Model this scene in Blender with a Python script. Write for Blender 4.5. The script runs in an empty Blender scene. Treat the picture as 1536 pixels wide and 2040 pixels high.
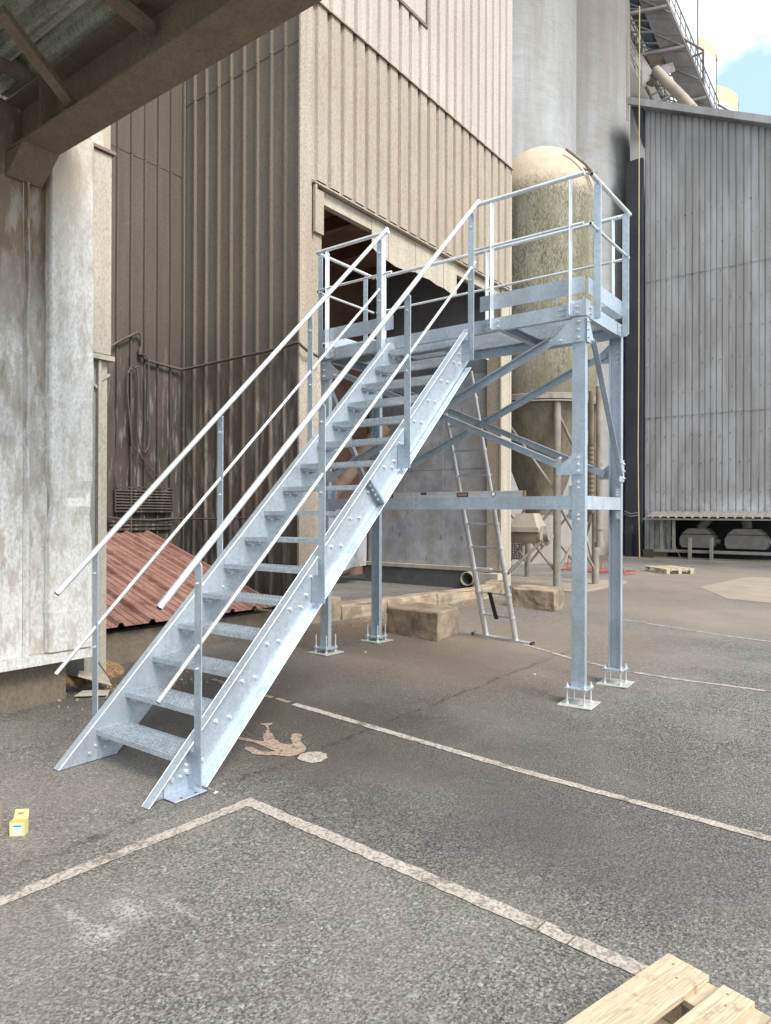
import bpy, bmesh, math, random
from mathutils import Vector, Matrix, noise
random.seed(7)
R = math.radians
# ------------------------------------------------------------------ camera, world, sun, exposure
scn = bpy.context.scene
col = scn.collection
CAM = Vector((2.28761, -5.93722, 1.64699)); F = 1393.8
yaw, pit, rol = R(36.97933), R(0.12141), R(0.17854)
fw = Vector((-math.sin(yaw)*math.cos(pit), math.cos(yaw)*math.cos(pit), math.sin(pit)))
rt = Vector((math.cos(yaw), math.sin(yaw), 0)); up = rt.cross(fw)
r2 = rt*math.cos(rol)+up*math.sin(rol); u2 = -rt*math.sin(rol)+up*math.cos(rol)
cd = bpy.data.cameras.new('camera'); cam = bpy.data.objects.new('camera', cd); col.objects.link(cam)
m3 = Matrix((r2, u2, -fw)).transposed()
cam.matrix_world = Matrix.Translation(CAM) @ m3.to_4x4()
cd.sensor_fit = 'VERTICAL'; cd.sensor_height = 36; cd.lens = 36*F/2040; cd.clip_end = 2000; cd.clip_start = .05
scn.camera = cam
def at(u, v, **k):
    """world point where the sight line through a spot meets a plane X=, Y=, Z= or the distance D="""
    d = fw+r2*((u-768)/F)+u2*((1020-v)/F)
    a, val = list(k.items())[0]
    if a == 'D': return CAM+d*val
    i = 'XYZ'.index(a); return CAM+d*((val-CAM[i])/d[i])

SUN_EL, SUN_AZ = R(48), R(102)          # azimuth measured from +Y towards +X
w = bpy.data.worlds.new('World'); scn.world = w; w.use_nodes = True
nt = w.node_tree; nt.nodes.clear()
out = nt.nodes.new('ShaderNodeOutputWorld'); bg = nt.nodes.new('ShaderNodeBackground')
sky = nt.nodes.new('ShaderNodeTexSky'); sky.sky_type = 'NISHITA'; sky.sun_disc = False
sky.sun_elevation = SUN_EL; sky.sun_rotation = SUN_AZ; sky.air_density = 1.0; sky.dust_density = 1.5; sky.ozone_density = 1.0
tc = nt.nodes.new('ShaderNodeTexCoord'); nz = nt.nodes.new('ShaderNodeTexNoise'); nz.inputs['Scale'].default_value = 3.4
nz.inputs['Detail'].default_value = 9; nz.inputs['Roughness'].default_value = .52
mp = nt.nodes.new('ShaderNodeMapping'); mp.inputs['Scale'].default_value = (1, 1, 1.9); mp.inputs['Location'].default_value = (.35, .1, .2)
nt.links.new(tc.outputs['Generated'], mp.inputs['Vector']); nt.links.new(mp.outputs[0], nz.inputs['Vector'])
rp = nt.nodes.new('ShaderNodeMapRange'); rp.inputs[1].default_value = .47; rp.inputs[2].default_value = .58; rp.inputs[3].default_value = .12
nt.links.new(nz.outputs['Fac'], rp.inputs[0])
mc_ = nt.nodes.new('ShaderNodeMix'); mc_.data_type = 'RGBA'; mc_.inputs[0].default_value = .34; mc_.inputs[7].default_value = (6.2, 10.9, 12.6, 1)
nt.links.new(sky.outputs[0], mc_.inputs[6])
mx = nt.nodes.new('ShaderNodeMix'); mx.data_type = 'RGBA'
nt.links.new(rp.outputs[0], mx.inputs[0]); nt.links.new(mc_.outputs[2], mx.inputs[6]); mx.inputs[7].default_value = (13.4, 13.2, 13.2, 1)
nt.links.new(mx.outputs[2], bg.inputs[0]); bg.inputs[1].default_value = .078; nt.links.new(bg.outputs[0], out.inputs[0])
sd = bpy.data.lights.new('sun', 'SUN'); sd.energy = 2.5; sd.angle = R(24); sd.color = (1, .945, .875)
sun = bpy.data.objects.new('sun', sd); col.objects.link(sun)
sdir = Vector((math.sin(SUN_AZ)*math.cos(SUN_EL), math.cos(SUN_AZ)*math.cos(SUN_EL), math.sin(SUN_EL)))
sun.rotation_euler = sdir.to_track_quat('Z', 'Y').to_euler()
vs = scn.view_settings; vs.view_transform = 'Standard'; vs.look = 'None'; vs.gamma = 1; vs.use_curve_mapping = False; vs.exposure = .95
scn.render.engine = 'CYCLES'

# ------------------------------------------------------------------ materials
def srgb(r, g, b):
    f = lambda c: (c/255/12.92) if c/255 <= .04045 else ((c/255+.055)/1.055)**2.4
    return (f(r), f(g), f(b))
class NT:
    def __init__(s, name):
        s.m = bpy.data.materials.new(name); s.m.use_nodes = True; s.t = s.m.node_tree
        s.b = s.t.nodes['Principled BSDF']; s.g = s.t.nodes.new('ShaderNodeNewGeometry'); s.maps = {}
    def n(s, ty, **k):
        x = s.t.nodes.new(ty)
        for a, v in k.items(): setattr(x, a, v)
        return x
    def vec(s, st):
        st = tuple(st)
        if st not in s.maps:
            q = s.n('ShaderNodeMapping'); q.inputs['Scale'].default_value = st
            q.inputs['Location'].default_value = (3.1, 7.7, 1.3)
            s.t.links.new(s.g.outputs['Position'], q.inputs['Vector']); s.maps[st] = q
        return s.maps[st].outputs[0]
    def noise(s, scale, st=(1, 1, 1), detail=6, rough=.55):
        q = s.n('ShaderNodeTexNoise'); q.inputs['Scale'].default_value = scale; q.inputs['Detail'].default_value = detail
        q.inputs['Roughness'].default_value = rough; s.t.links.new(s.vec(st), q.inputs['Vector']); return q.outputs['Fac']
    def rng(s, o, a, b, c=0, d=1):
        q = s.n('ShaderNodeMapRange'); 
        for i, v in enumerate((a, b, c, d)): q.inputs[i+1].default_value = v
        s.t.links.new(o, q.inputs[0]); return q.outputs[0]
    def axis(s, ax, a, b):
        q = s.n('ShaderNodeSeparateXYZ'); s.t.links.new(s.g.outputs['Position'], q.inputs[0]); return s.rng(q.outputs[ax], a, b)
    def mul(s, a, b, op='MULTIPLY'):
        q = s.n('ShaderNodeMath', operation=op)
        for i, v in enumerate((a, b)):
            if isinstance(v, (int, float)): q.inputs[i].default_value = v
            else: s.t.links.new(v, q.inputs[i])
        return q.outputs[0]
    def mix(s, f, a, b):
        q = s.n('ShaderNodeMix', data_type='RGBA')
        for i, v in ((0, f), (6, a), (7, b)):
            if isinstance(v, (int, float)): q.inputs[i].default_value = v
            elif isinstance(v, tuple): q.inputs[i].default_value = (*v, 1)
            else: s.t.links.new(v, q.inputs[i])
        return q.outputs[2]
    def ball(s, c, r, soft=.5):
        q = s.n('ShaderNodeVectorMath', operation='SUBTRACT'); s.t.links.new(s.g.outputs['Position'], q.inputs[0]); q.inputs[1].default_value = c
        d = s.n('ShaderNodeVectorMath', operation='DIVIDE'); s.t.links.new(q.outputs[0], d.inputs[0]); d.inputs[1].default_value = r
        l = s.n('ShaderNodeVectorMath', operation='LENGTH'); s.t.links.new(d.outputs[0], l.inputs[0])
        return s.rng(l.outputs['Value'], 1, 1-soft, 0, 1)
    def bump(s, parts, dist=.01):
        last = None
        for h, st in parts:
            q = s.n('ShaderNodeBump'); q.inputs['Strength'].default_value = st; q.inputs['Distance'].default_value = dist
            s.t.links.new(h, q.inputs['Height'])
            if last: s.t.links.new(last, q.inputs['Normal'])
            last = q.outputs[0]
        s.t.links.new(last, s.b.inputs['Normal'])
    def out(s, c=None, rough=None, metal=None, spec=None):
        for key, v in (('Base Color', c), ('Roughness', rough), ('Metallic', metal), ('Specular IOR Level', spec)):
            if v is None: continue
            if isinstance(v, tuple): s.b.inputs[key].default_value = (*v, 1)
            elif isinstance(v, (int, float)): s.b.inputs[key].default_value = v
            else: s.t.links.new(v, s.b.inputs[key])
        return s.m
def simple(name, c, rough=.6, metal=0, var=.25, scale=8, bump=.15, bs=60, st=(1, 1, 1), layers=()):
    n = NT(name)
    base = n.mix(n.rng(n.noise(scale, st), .3, .7), tuple(x*(1-var) for x in c), tuple(min(1, x*(1+var)) for x in c))
    for lc, sc, lst, lo, hi, amt, ax in layers:
        f = n.mul(n.rng(n.noise(sc, lst, 8, .62), lo, hi), amt)
        if ax: f = n.mul(f, n.axis(*ax))
        base = n.mix(f, base, lc)
    if bump: n.bump([(n.noise(bs, (1, 1, 1), 3), bump)])
    return n.out(base, rough, metal)

def galv(name, c, tone=.12, rough=.42, metal=.55):
    n = NT(name)
    spg = n.n('ShaderNodeTexVoronoi', feature='F1'); spg.inputs['Scale'].default_value = 55; n.t.links.new(n.vec((1, 1, 1)), spg.inputs['Vector']); sgc = n.n('ShaderNodeSeparateColor'); n.t.links.new(spg.outputs['Color'], sgc.inputs[0])
    sp = sgc.outputs[0]; big = n.noise(3.2, (1, 1, .6), 6, .6); streak = n.noise(14, (1, 1, .12), 4)
    b = n.mix(n.rng(sp, 0, 1), tuple(x*(1-tone) for x in c), tuple(min(1, x*(1+tone)) for x in c))
    b = n.mix(n.mul(n.rng(big, .45, .65), .45), b, tuple(min(.95, x*1.18) for x in c))
    b = n.mix(n.mul(n.rng(streak, .52, .72), .35), b, tuple(x*.68 for x in c))
    b = n.mix(n.mul(n.rng(n.noise(1.7, (1, 1, 1), 6, .6), .50, .60), .5), b, tuple(x*.72 for x in (c[0]*1.04, c[1], c[2]*.94)))
    b = n.mix(n.mul(n.rng(n.noise(7, (1, 1, .6), 7, .65), .60, .64), .45), b, tuple(min(.95, x*1.3) for x in c))
    oi = n.n('ShaderNodeObjectInfo'); b = n.mix(n.rng(oi.outputs['Random'], 0, 1, 0, .30), b, tuple(x*.62 for x in c))
    n.bump([(n.noise(90, (1, 1, 1), 3), .08), (n.noise(5, (1, 1, 1), 4), .12)])
    return n.out(b, n.rng(big, .3, .7, rough-.08, rough+.12), metal)
MAT = {}
MAT['galv'] = galv('galvanised_steel', (.49, .565, .645), .12)
MAT['galv_dark'] = galv('galvanised_grating_steel', (.50, .56, .62), .2, .5)
MAT['tube'] = galv('galvanised_tube', (.76, .79, .81), .06, .34, .55)
MAT['plate'] = galv('galvanised_base_plate', (.56, .58, .55), .1, .55, .35)
MAT['alu'] = galv('aluminium', (.60, .61, .62), .08, .38, .6)
MAT['black_rubber'] = simple('black_rubber', (.02, .02, .024), .7, 0, .2)
MAT['blue_plastic'] = simple('blue_grey_plastic', (.05, .07, .12), .5)
# asphalt ---------------------------------------------------------------
def asphalt():
    n = NT('asphalt')
    agg = n.n('ShaderNodeTexVoronoi', feature='F1'); agg.inputs['Scale'].default_value = 70; n.t.links.new(n.vec((1, 1, .2)), agg.inputs['Vector'])
    agg2 = n.n('ShaderNodeTexVoronoi', feature='F1'); agg2.inputs['Scale'].default_value = 58; n.t.links.new(n.vec((1, 1, .21)), agg2.inputs['Vector'])
    spk = n.noise(120, (1, 1, 1), 4, .7); mid = n.noise(7, (1, 1, 1), 8, .65); big = n.noise(.9, (1, 1, 1), 6, .6)
    g3 = n.noise(52, (1, 1, .3), 3, .6)
    pit = n.noise(82, (1, 1, .3), 3, .62)
    c = n.mix(n.rng(pit, .455, .515), (.033, .032, .031), (.30, .286, .27))
    c = n.mix(n.rng(agg.outputs['Distance'], .35, .62, 0, .55), c, (.075, .07, .066))
    c = n.mix(n.rng(n.noise(60, (1, 1, .3), 4, .65), .58, .64, 0, .5), c, (.42, .40, .38))
    sepc = n.n('ShaderNodeSeparateColor'); n.t.links.new(agg.outputs['Color'], sepc.inputs[0])
    c = n.mix(n.rng(sepc.outputs[0], .965, .975, 0, .6), c, (.5, .49, .47))
    c = n.mix(n.rng(spk, .45, .7, 0, .4), c, (.04, .037, .035))
    c = n.mix(n.rng(mid, .40, .7, 0, .35), c, (.09, .08, .07))
    c = n.mix(n.rng(big, .42, .62, 0, .40), c, (.26, .24, .215))
    wob = n.rng(n.noise(1.3, (1, 1, 1), 7, .65), .25, .75, .45, 1.15)
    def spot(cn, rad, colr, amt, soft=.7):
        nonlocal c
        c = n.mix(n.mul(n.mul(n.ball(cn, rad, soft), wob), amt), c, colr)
    # reddish brown dust trodden in along the kerb and near the buildings; darker ground around the stair
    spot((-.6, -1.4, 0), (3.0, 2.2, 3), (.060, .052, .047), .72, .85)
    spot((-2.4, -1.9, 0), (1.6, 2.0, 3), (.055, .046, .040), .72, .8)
    spot((-2.0, .5, 0), (2.3, 1.9, 3), (.12, .085, .058), .66)
    spot((.3, -2.5, 0), (1.8, .9, 3), (.072, .067, .064), .55)
    spot((1.2, -2.6, 0), (1.2, .9, 3), (.08, .078, .078), .45)
    spot((-1.9, 2.4, 0), (2.8, 3.0, 3), (.24, .18, .13), .58)
    spot((-3.9, 2.4, 0), (.9, 3.6, 3), (.23, .155, .095), .8)
    spot((-3.9, -1.9, 0), (1.0, 1.5, 3), (.06, .05, .043), .6)
    spot((-2.6, 8, 0), (2.6, 3.4, 3), (.20, .15, .11), .55)
    spot((-1.9, -4.4, 0), (1.5, 1.1, 3), (.25, .215, .18), .62, .9)
    spot((-.3, -4.9, 0), (1.6, 1.0, 3), (.24, .215, .19), .4, .9)
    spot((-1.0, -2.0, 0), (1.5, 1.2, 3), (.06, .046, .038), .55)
    spot((-3.5, 19.5, 0), (9, 2.4, 3), (.055, .045, .037), .6)
    spot((-1.5, 13.0, 0), (3.6, 4.4, 3), (.26, .205, .155), .75, .6)
    spot((1.2, 6.4, 0), (4.0, 2.6, 3), (.27, .225, .18), .75, .5)
    spot((3, 13, 0), (9, 7, 3), (.25, .215, .18), .5, .6)
    # pale spilt patch and streaks in the foreground
    pw = n.rng(n.noise(14, (1, 1, 1), 8, .7), .3, .6, .25, 1)
    for cn, rad, a in (((-.30, -4.26, 0), (.16, .09, 1), .75), ((-.42, -4.42, 0), (.2, .035, 1), .6), ((-.24, -4.42, 0), (.12, .10, 1), .85), ((-.15, -4.12, 0), (.2, .03, 1), .5)):
        c = n.mix(n.mul(n.mul(n.mul(n.ball(cn, rad, .8), pw), a), n.rng(pit, .40, .55, .15, 1)), c, (.50, .48, .46))
    sep = n.n('ShaderNodeSeparateXYZ'); n.t.links.new(n.g.outputs['Position'], sep.inputs[0])
    # two old joints in the surface
    wn = n.rng(n.noise(5, (1, 1, 1), 5, .6), .2, .8, -.06, .06)
    for ax, pos, wd, lim in ((0, -1.02, .035, (1, 2.4, 1.9)), (1, -5.6, .01, (0, 9, 8))):
        dd = n.mul(n.mul(sep.outputs[ax], pos, 'SUBTRACT'), wn, 'ADD'); dd = n.mul(dd, 0, 'ABSOLUTE')
        f = n.mul(n.rng(dd, wd, 0, 0, .75), n.rng(n.noise(9, (1, 1, 1), 6, .7), .4, .6)); f = n.mul(f, n.axis(*lim))
        c = n.mix(f, c, (.03, .027, .025))
    wet = n.rng(n.noise(1.1, (1, 1, 1), 4), .4, .6)
    hgt = n.rng(agg2.outputs['Distance'], 0, .7, 1, 0)
    n.bump([(hgt, .3), (n.rng(agg.outputs['Distance'], 0, .6, 1, 0), .5), (n.noise(150, (1, 1, 1), 3, .7), .5), (pit, .45), (mid, .2)], .008)
    return n.out(c, n.rng(wet, 0, 1, .62, .82), 0, .35)
MAT['asphalt'] = asphalt()
def paint():
    n = NT('worn_road_paint')
    a = n.noise(22, (1, 1, 1), 9, .75); b = n.noise(150, (1, 1, 1), 3)
    c = n.mix(n.rng(a, .3, .7), (.36, .315, .27), (.50, .45, .40))
    c = n.mix(n.rng(b, .5, .75, 0, .5), c, (.20, .165, .14))
    c = n.mix(n.mul(n.rng(n.noise(5, (1, 1, 1), 8, .7), .52, .64), .85), c, (.12, .105, .09))
    vv = n.n('ShaderNodeTexVoronoi', feature='F1'); vv.inputs['Scale'].default_value = 70; n.t.links.new(n.vec((1, 1, .2)), vv.inputs['Vector'])
    c = n.mix(n.mul(n.rng(vv.outputs['Distance'], .52, .68), .5), c, (.07, .065, .06))
    n.bump([(b, .5)], .003)
    return n.out(c, .8)
MAT['paint'] = paint()
def paintdust():
    n = NT('worn_paint_under_brown_dust')
    a = n.noise(30, (1, 1, 1), 9, .75)
    c = n.mix(n.rng(a, .3, .7), (.27, .19, .135), (.40, .31, .25))
    c = n.mix(n.mul(n.rng(n.noise(34, (1, 1, 1), 8, .7), .50, .62), .85), c, (.09, .07, .055))
    n.bump([(n.noise(150, (1, 1, 1), 3), .5)], .003)
    return n.out(c, .85)
MAT['paintdust'] = paintdust()
# cladding ---------------------------------------------------------------
def cladding(name, c, dust, dusty, rust=None, bump=.35, rough=.75, extra=(), spk=.55):
    n = NT(name)
    st = n.noise(9, (1, 1, .07), 6, .6); gr = n.noise(46, (1, 1, .6), 4, .75); bg_ = n.noise(.8, (1, 1, .5), 6, .6)
    b = n.mix(n.rng(st, .3, .7), tuple(x*.82 for x in c), tuple(min(1, x*1.14) for x in c))
    b = n.mix(n.mul(n.rng(bg_, .35, .65), dusty), b, dust)
    b = n.mix(n.rng(gr, .42, .66, 0, spk), b, tuple(x*.5 for x in dust))
    for e in extra:
        colr, sc, stt, lo, hi, amt, ax = e
        f = n.mul(n.rng(n.noise(sc, stt, 8, .65), lo, hi), amt)
        if ax: f = n.mul(f, n.axis(*ax))
        b = n.mix(f, b, colr)
    n.bump([(gr, bump), (n.noise(30, (1, 1, .5), 4), bump*.6)], .006)
    return n.out(b, rough)
MAT['facade'] = cladding('dusty_beige_cladding', (.42, .365, .30), (.34, .275, .21), .6, extra=[((.24, .17, .11), 6, (1, 1, .5), .55, .75, .5, None)])
MAT['facade_up'] = cladding('pale_dusty_cladding', (.52, .48, .43), (.43, .375, .32), .5)
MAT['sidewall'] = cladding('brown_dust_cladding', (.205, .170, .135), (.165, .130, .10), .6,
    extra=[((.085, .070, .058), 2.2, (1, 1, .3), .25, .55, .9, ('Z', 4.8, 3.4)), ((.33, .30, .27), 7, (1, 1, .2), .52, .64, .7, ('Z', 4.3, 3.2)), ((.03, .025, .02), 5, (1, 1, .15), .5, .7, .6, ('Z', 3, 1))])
MAT['sidewall_shaded'] = cladding('shaded_brown_dust_cladding', (.125, .103, .083), (.10, .08, .062), .6,
    extra=[((.045, .037, .031), 2.2, (1, 1, .3), .25, .55, .9, ('Z', 4.8, 3.4)), ((.30, .275, .25), 9, (2, 2, .2), .54, .66, .7, ('Z', 4.6, 3.2))])  # darker than sidewall: brown dust plus the white shed's shade put into the colour
MAT['post'] = cladding('speckled_post', (.46, .41, .34), (.34, .27, .20), .7, bump=.5, spk=.75)
MAT['jamb'] = cladding('cream_jamb', (.50, .46, .38), (.40, .34, .26), .5, bump=.15)
MAT['whitewall'] = cladding('white_panel_with_brown_dust', (.80, .80, .79), (.66, .63, .59), .6, bump=.22, rough=.6,
    extra=[((.19, .135, .088), 3.0, (1, 1, .3), .12, .42, 1.0, ('Z', 2.9, 3.8)), ((.27, .215, .165), 4, (1, 1, .3), .46, .60, .9, ('Z', 1.0, 3.2)), ((.40, .35, .30), 9, (1, 1, .35), .50, .60, .7, None), ((.14, .10, .07), 11, (1, 1, .3), .55, .72, .6, None)])
MAT['whitecorner'] = cladding('white_corner_sheet', (.76, .76, .75), (.64, .61, .56), .45, bump=.25, rough=.55,
    extra=[((.36, .28, .19), 4, (1, 1, .4), .30, .56, .85, ('Z', 3.6, 4.6)), ((.42, .37, .31), 10, (1, 1, .4), .50, .62, .65, None)])
MAT['casing'] = cladding('grey_casing', (.50, .47, .41), (.44, .37, .28), .6, bump=.25)
MAT['casing_low'] = cladding('blue_grey_casing', (.36, .38, .38), (.37, .32, .25), .5, bump=.2)
MAT['shed'] = cladding('grey_metal_cladding', (.33, .32, .32), (.27, .255, .25), .6, bump=.1, rough=.5, spk=.3,
    extra=[((.62, .64, .66), 1.6, (1, 1, .5), .42, .56, .75, ('Z', 2.6, 1.9)), ((.10, .085, .075), 3, (1, 1, .4), .4, .6, .6, ('Z', 1.85, 1.6)), ((.50, .51, .54), 1.1, (1, 1, .2), .45, .6, .5, None)])
MAT['canopy'] = cladding('dusty_canopy_steel', (.24, .19, .135), (.21, .16, .11), .6, bump=.9, spk=.5)
MAT['canopy_sheet'] = cladding('greenish_roof_sheet', (.62, .66, .56), (.20, .19, .15), .5, bump=.1,
    extra=[((.09, .08, .055), 5, (.06, 1, 1), .45, .6, .85, None)])  # streaks along the ribs: trough dirt plus rib shade put into the colour
MAT['concrete'] = cladding('weathered_concrete', (.21, .175, .14), (.18, .14, .10), .6, bump=.5, rough=.9, spk=.6)
MAT['kerb'] = simple('sandy_concrete', (.33, .26, .185), .9, 0, .25, 6, .6, 90, layers=[((.13, .095, .065), 3.5, (1, 1, 1), .48, .66, .8, None), ((.52, .43, .32), 14, (1, 1, 1), .55, .7, .5, None)])
MAT['block'] = simple('brown_concrete_block', (.33, .25, .175), .9, 0, .22, 5, .6, 80, layers=[((.13, .10, .075), 2.6, (1, 1, 1), .45, .62, .75, None), ((.50, .41, .31), 9, (1, 1, 1), .6, .75, .5, None)])
MAT['silo'] = NT('silo_concrete')
def silo_mat():
    n = MAT['silo']
    a = n.noise(.55, (1, 1, .35), 7, .62); b = n.noise(.7, (1, 1, 3.2), 9, .66); s = n.noise(2.2, (1, 1, .06), 6, .6)
    c = n.mix(n.rng(a, .35, .65), (.25, .255, .255), (.38, .395, .405))
    c = n.mix(n.mul(n.rng(b, .48, .62), .55), c, (.29, .275, .255))
    c = n.mix(n.mul(n.rng(s, .5, .68), .55), c, (.235, .20, .17))
    c = n.mix(n.mul(n.axis('Z', 15.5, 22), n.rng(a, .3, .6, .45, .85)), c, (.13, .115, .10))
    c = n.mix(n.mul(n.axis('Z', 3, .3), .5), c, (.28, .23, .18))
    n.bump([(n.noise(2, (1, 1, 2), 7, .6), .35), (n.noise(14, (1, 1, 1), 5), .2)], .05)
    return n.out(c, .85)
MAT['silo'] = silo_mat()
def white_silo():
    n = NT('white_silo_paint')
    c = n.mix(n.rng(n.noise(.3, (1, 1, .3), 5), .3, .7), (.50, .56, .66), (.58, .64, .73))
    f = n.mul(n.axis('Z', 31.3, 31.9), n.rng(n.noise(.6, (1, 1, .5), 6, .6), .2, .5, .7, 1))
    c = n.mix(f, c, (.56, .45, .24))
    return n.out(c, .5)
MAT['white_silo'] = white_silo()
def tank_mat():
    n = NT('mossy_tank')
    a = n.noise(3.5, (1, 1, .35), 8, .7); sp = n.noise(30, (1, 1, .45), 6, .75); s = n.noise(5, (1, 1, .08), 5, .6)
    moss = n.mix(n.rng(sp, .40, .60), (.075, .07, .045), (.30, .285, .22))
    moss = n.mix(n.mul(n.rng(a, .42, .62), .55), moss, (.33, .315, .25))
    moss = n.mix(n.mul(n.rng(s, .48, .64), .7), moss, (.16, .15, .085))
    moss = n.mix(n.mul(n.axis('Z', 5.4, 4.4), .75), moss, (.15, .125, .09))
    cone = n.mix(n.rng(a, .35, .65), (.13, .108, .078), (.25, .215, .16)); cone = n.mix(n.rng(sp, .5, .7, 0, .5), cone, (.33, .29, .22))
    cream = n.mix(n.rng(n.noise(5, (1, 1, 1), 6, .6), .3, .7), (.50, .40, .29), (.60, .50, .39))
    lo = n.axis('Z', 4.3, 4.25)
    zz = n.n('ShaderNodeSeparateXYZ'); n.t.links.new(n.g.outputs['Position'], zz.inputs[0])
    hz = n.mul(zz.outputs[2], n.rng(sp, .2, .8, -.35, .35), 'ADD')
    hi = n.rng(hz, 8.75, 9.25)
    c = n.mix(lo, moss, cone); c = n.mix(hi, c, cream)
    n.bump([(sp, .5)], .03)
    return n.out(c, .9)
MAT['tank'] = tank_mat()
MAT['tanksteel'] = simple('dusty_tank_steel', (.27, .245, .21), .7, 0, .18, 5, .2, 60, layers=[((.16, .12, .09), 6, (1, 1, .4), .5, .7, .7, None)])
MAT['conveyor'] = simple('grey_conveyor_steel', (.21, .195, .195), .7, .0, .2, 1.2, .1, 20, layers=[((.16, .14, .135), 2.5, (1, 1, 1), .45, .6, .6, None)])
MAT['conveyor_blue'] = simple('slate_blue_sheet', (.085, .11, .16), .6)
MAT['chute'] = simple('dusty_cream_chute', (.36, .31, .25), .7, 0, .2, 1.4, .1, 20)
MAT['redroof'] = simple('faded_red_roof_sheet', (.27, .145, .118), .6, 0, .14, 4, .1, 60, layers=[((.42, .25, .20), 3, (1, 1, 1), .45, .65, .5, None), ((.05, .025, .018), 38, (1, 1, 1), .60, .66, .9, None), ((.13, .055, .04), 9, (.2, 1, 1), .52, .66, .7, None)])
MAT['metalpanel'] = NT('dull_blue_metal_sheet')
def mpanel():
    n = MAT['metalpanel']
    c = n.mix(n.rng(n.noise(1.6, (1, 1, 1), 8, .68), .35, .62), (.27, .32, .39), (.55, .58, .62))
    c = n.mix(n.mul(n.rng(n.noise(2.6, (1, 1, .7), 8, .7), .5, .62), .7), c, (.38, .33, .26))
    c = n.mix(n.mul(n.rng(n.noise(9, (1, 1, .3), 6, .7), .6, .68), .8), c, (.09, .095, .11))
    c = n.mix(n.mul(n.axis('X', -5.6, -5.0), .6), c, (.36, .32, .27))
    n.bump([(n.noise(3, (1, 1, 1), 5), .25)], .02)
    return n.out(c, .42, .35)
MAT['metalpanel'] = mpanel()
MAT['plinth'] = simple('dark_plinth', (.10, .105, .11), .6, 0, .25, 4)
MAT['ledge'] = simple('pale_ledge', (.42, .38, .33), .8, 0, .2, 4)
MAT['dark'] = simple('near_black_steel', (.028, .031, .042), .6, 0, .3, 1.5, .1)  # near-black tone carries the unlit darkness of the gap beside the silos
MAT['innerdark'] = simple('dark_inner_wall', (.24, .26, .29), .6, 0, .3, 1.5, .1)
MAT['rustwall'] = simple('dark_rust_brown_wall', (.20, .115, .088), .7, 0, .35, 1.6, .2, 20, layers=[((.15, .075, .05), 2.5, (1, 1, .5), .5, .7, .6, None)])
MAT['chutebrown'] = simple('brown_chute', (.19, .135, .095), .6, 0, .3, 3)
MAT['innerfloor'] = simple('pale_grey_floor', (.84, .86, .88), .5, 0, .2, 3, .1, 60, (1, .3, 1), layers=[((.18, .155, .13), 8, (.3, 2.4, 1), .48, .64, .8, None)])
MAT['pipe'] = simple('dusty_brown_pipe', (.10, .08, .065), .7)
MAT['yellow_rope'] = simple('yellow_rope', (.50, .42, .20), .7, 0, .2, 30, 0)
MAT['red_paint'] = simple('faded_red_paint', (.42, .13, .10), .6)
MAT['soil'] = simple('ochre_soil', (.34, .21, .10), .95, 0, .35, 14, .8, 60, layers=[((.10, .07, .045), 20, (1, 1, 1), .45, .6, .8, None)])
MAT['yellow_card'] = simple('yellow_card', (.60, .55, .24), .6, 0, .08, 8, 0)
MAT['brown_card'] = simple('brown_cardboard', (.27, .20, .14), .8, 0, .1, 8, 0)
MAT['white_label'] = simple('white_label', (.80, .82, .84), .5, 0, .03, 8, 0)
MAT['blue_ink'] = simple('blue_ink', (.04, .25, .58), .5, 0, .05, 8, 0)
MAT['grey_ink'] = simple('grey_ink', (.42, .46, .52), .5, 0, .05, 8, 0)
MAT['amber'] = simple('amber_vial', (.24, .15, .11), .3)
MAT['black'] = simple('black_trim', (.015, .015, .017), .5)
MAT['shedsteel'] = simple('dull_dusty_shed_steel', (.21, .195, .18), .7, 0, .2, 4, .2, 40)
def patchm(name, c, a):
    n = NT(name); f = n.noise(1.6, (1, 1, 1), 8, .65); gg = n.noise(60, (1, 1, 1), 4, .7)
    b = n.mix(n.rng(f, .35, .65), tuple(x*.8 for x in c), c); b = n.mix(n.rng(gg, .45, .7, 0, .5), b, tuple(x*.5 for x in c))
    n.bump([(gg, .3)], .004); return n.out(b, .9)
MAT['patch'] = patchm('dusty_concrete_patch', (.33, .275, .22), 1); MAT['patch2'] = patchm('sandy_tarmac', (.27, .22, .175), 1)
def wood(name, c):
    n = NT(name)
    g = n.n('ShaderNodeTexNoise'); g.inputs['Scale'].default_value = 4; g.inputs['Detail'].default_value = 8; g.inputs['Distortion'].default_value = 1.2
    mpn = n.n('ShaderNodeMapping'); mpn.inputs['Scale'].default_value = (1.6, 26, 26); tcn = n.n('ShaderNodeTexCoord')
    n.t.links.new(tcn.outputs['Object'], mpn.inputs['Vector']); n.t.links.new(mpn.outputs[0], g.inputs['Vector'])
    oi = n.n('ShaderNodeObjectInfo')
    b = n.mix(n.rng(g.outputs['Fac'], .38, .64), tuple(x*.72 for x in c), tuple(min(1, x*1.12) for x in c))
    b = n.mix(n.mul(oi.outputs['Random'], .35), b, tuple(x*.75 for x in c))
    b = n.mix(n.mul(n.rng(n.noise(16, (1, 1, 1), 8, .7), .56, .68), .7), b, (.22, .16, .11))
    b = n.mix(n.mul(n.rng(n.noise(38, (1.5, .6, 1), 5, .6), .70, .74), .8), b, (.07, .045, .03))
    n.bump([(g.outputs['Fac'], .35)], .004)
    return n.out(b, .72)
MAT['wood'] = wood('pale_pallet_wood', (.55, .44, .31))
MAT['woodgrey'] = wood('dusty_pallet_wood', (.55, .46, .34))

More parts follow.
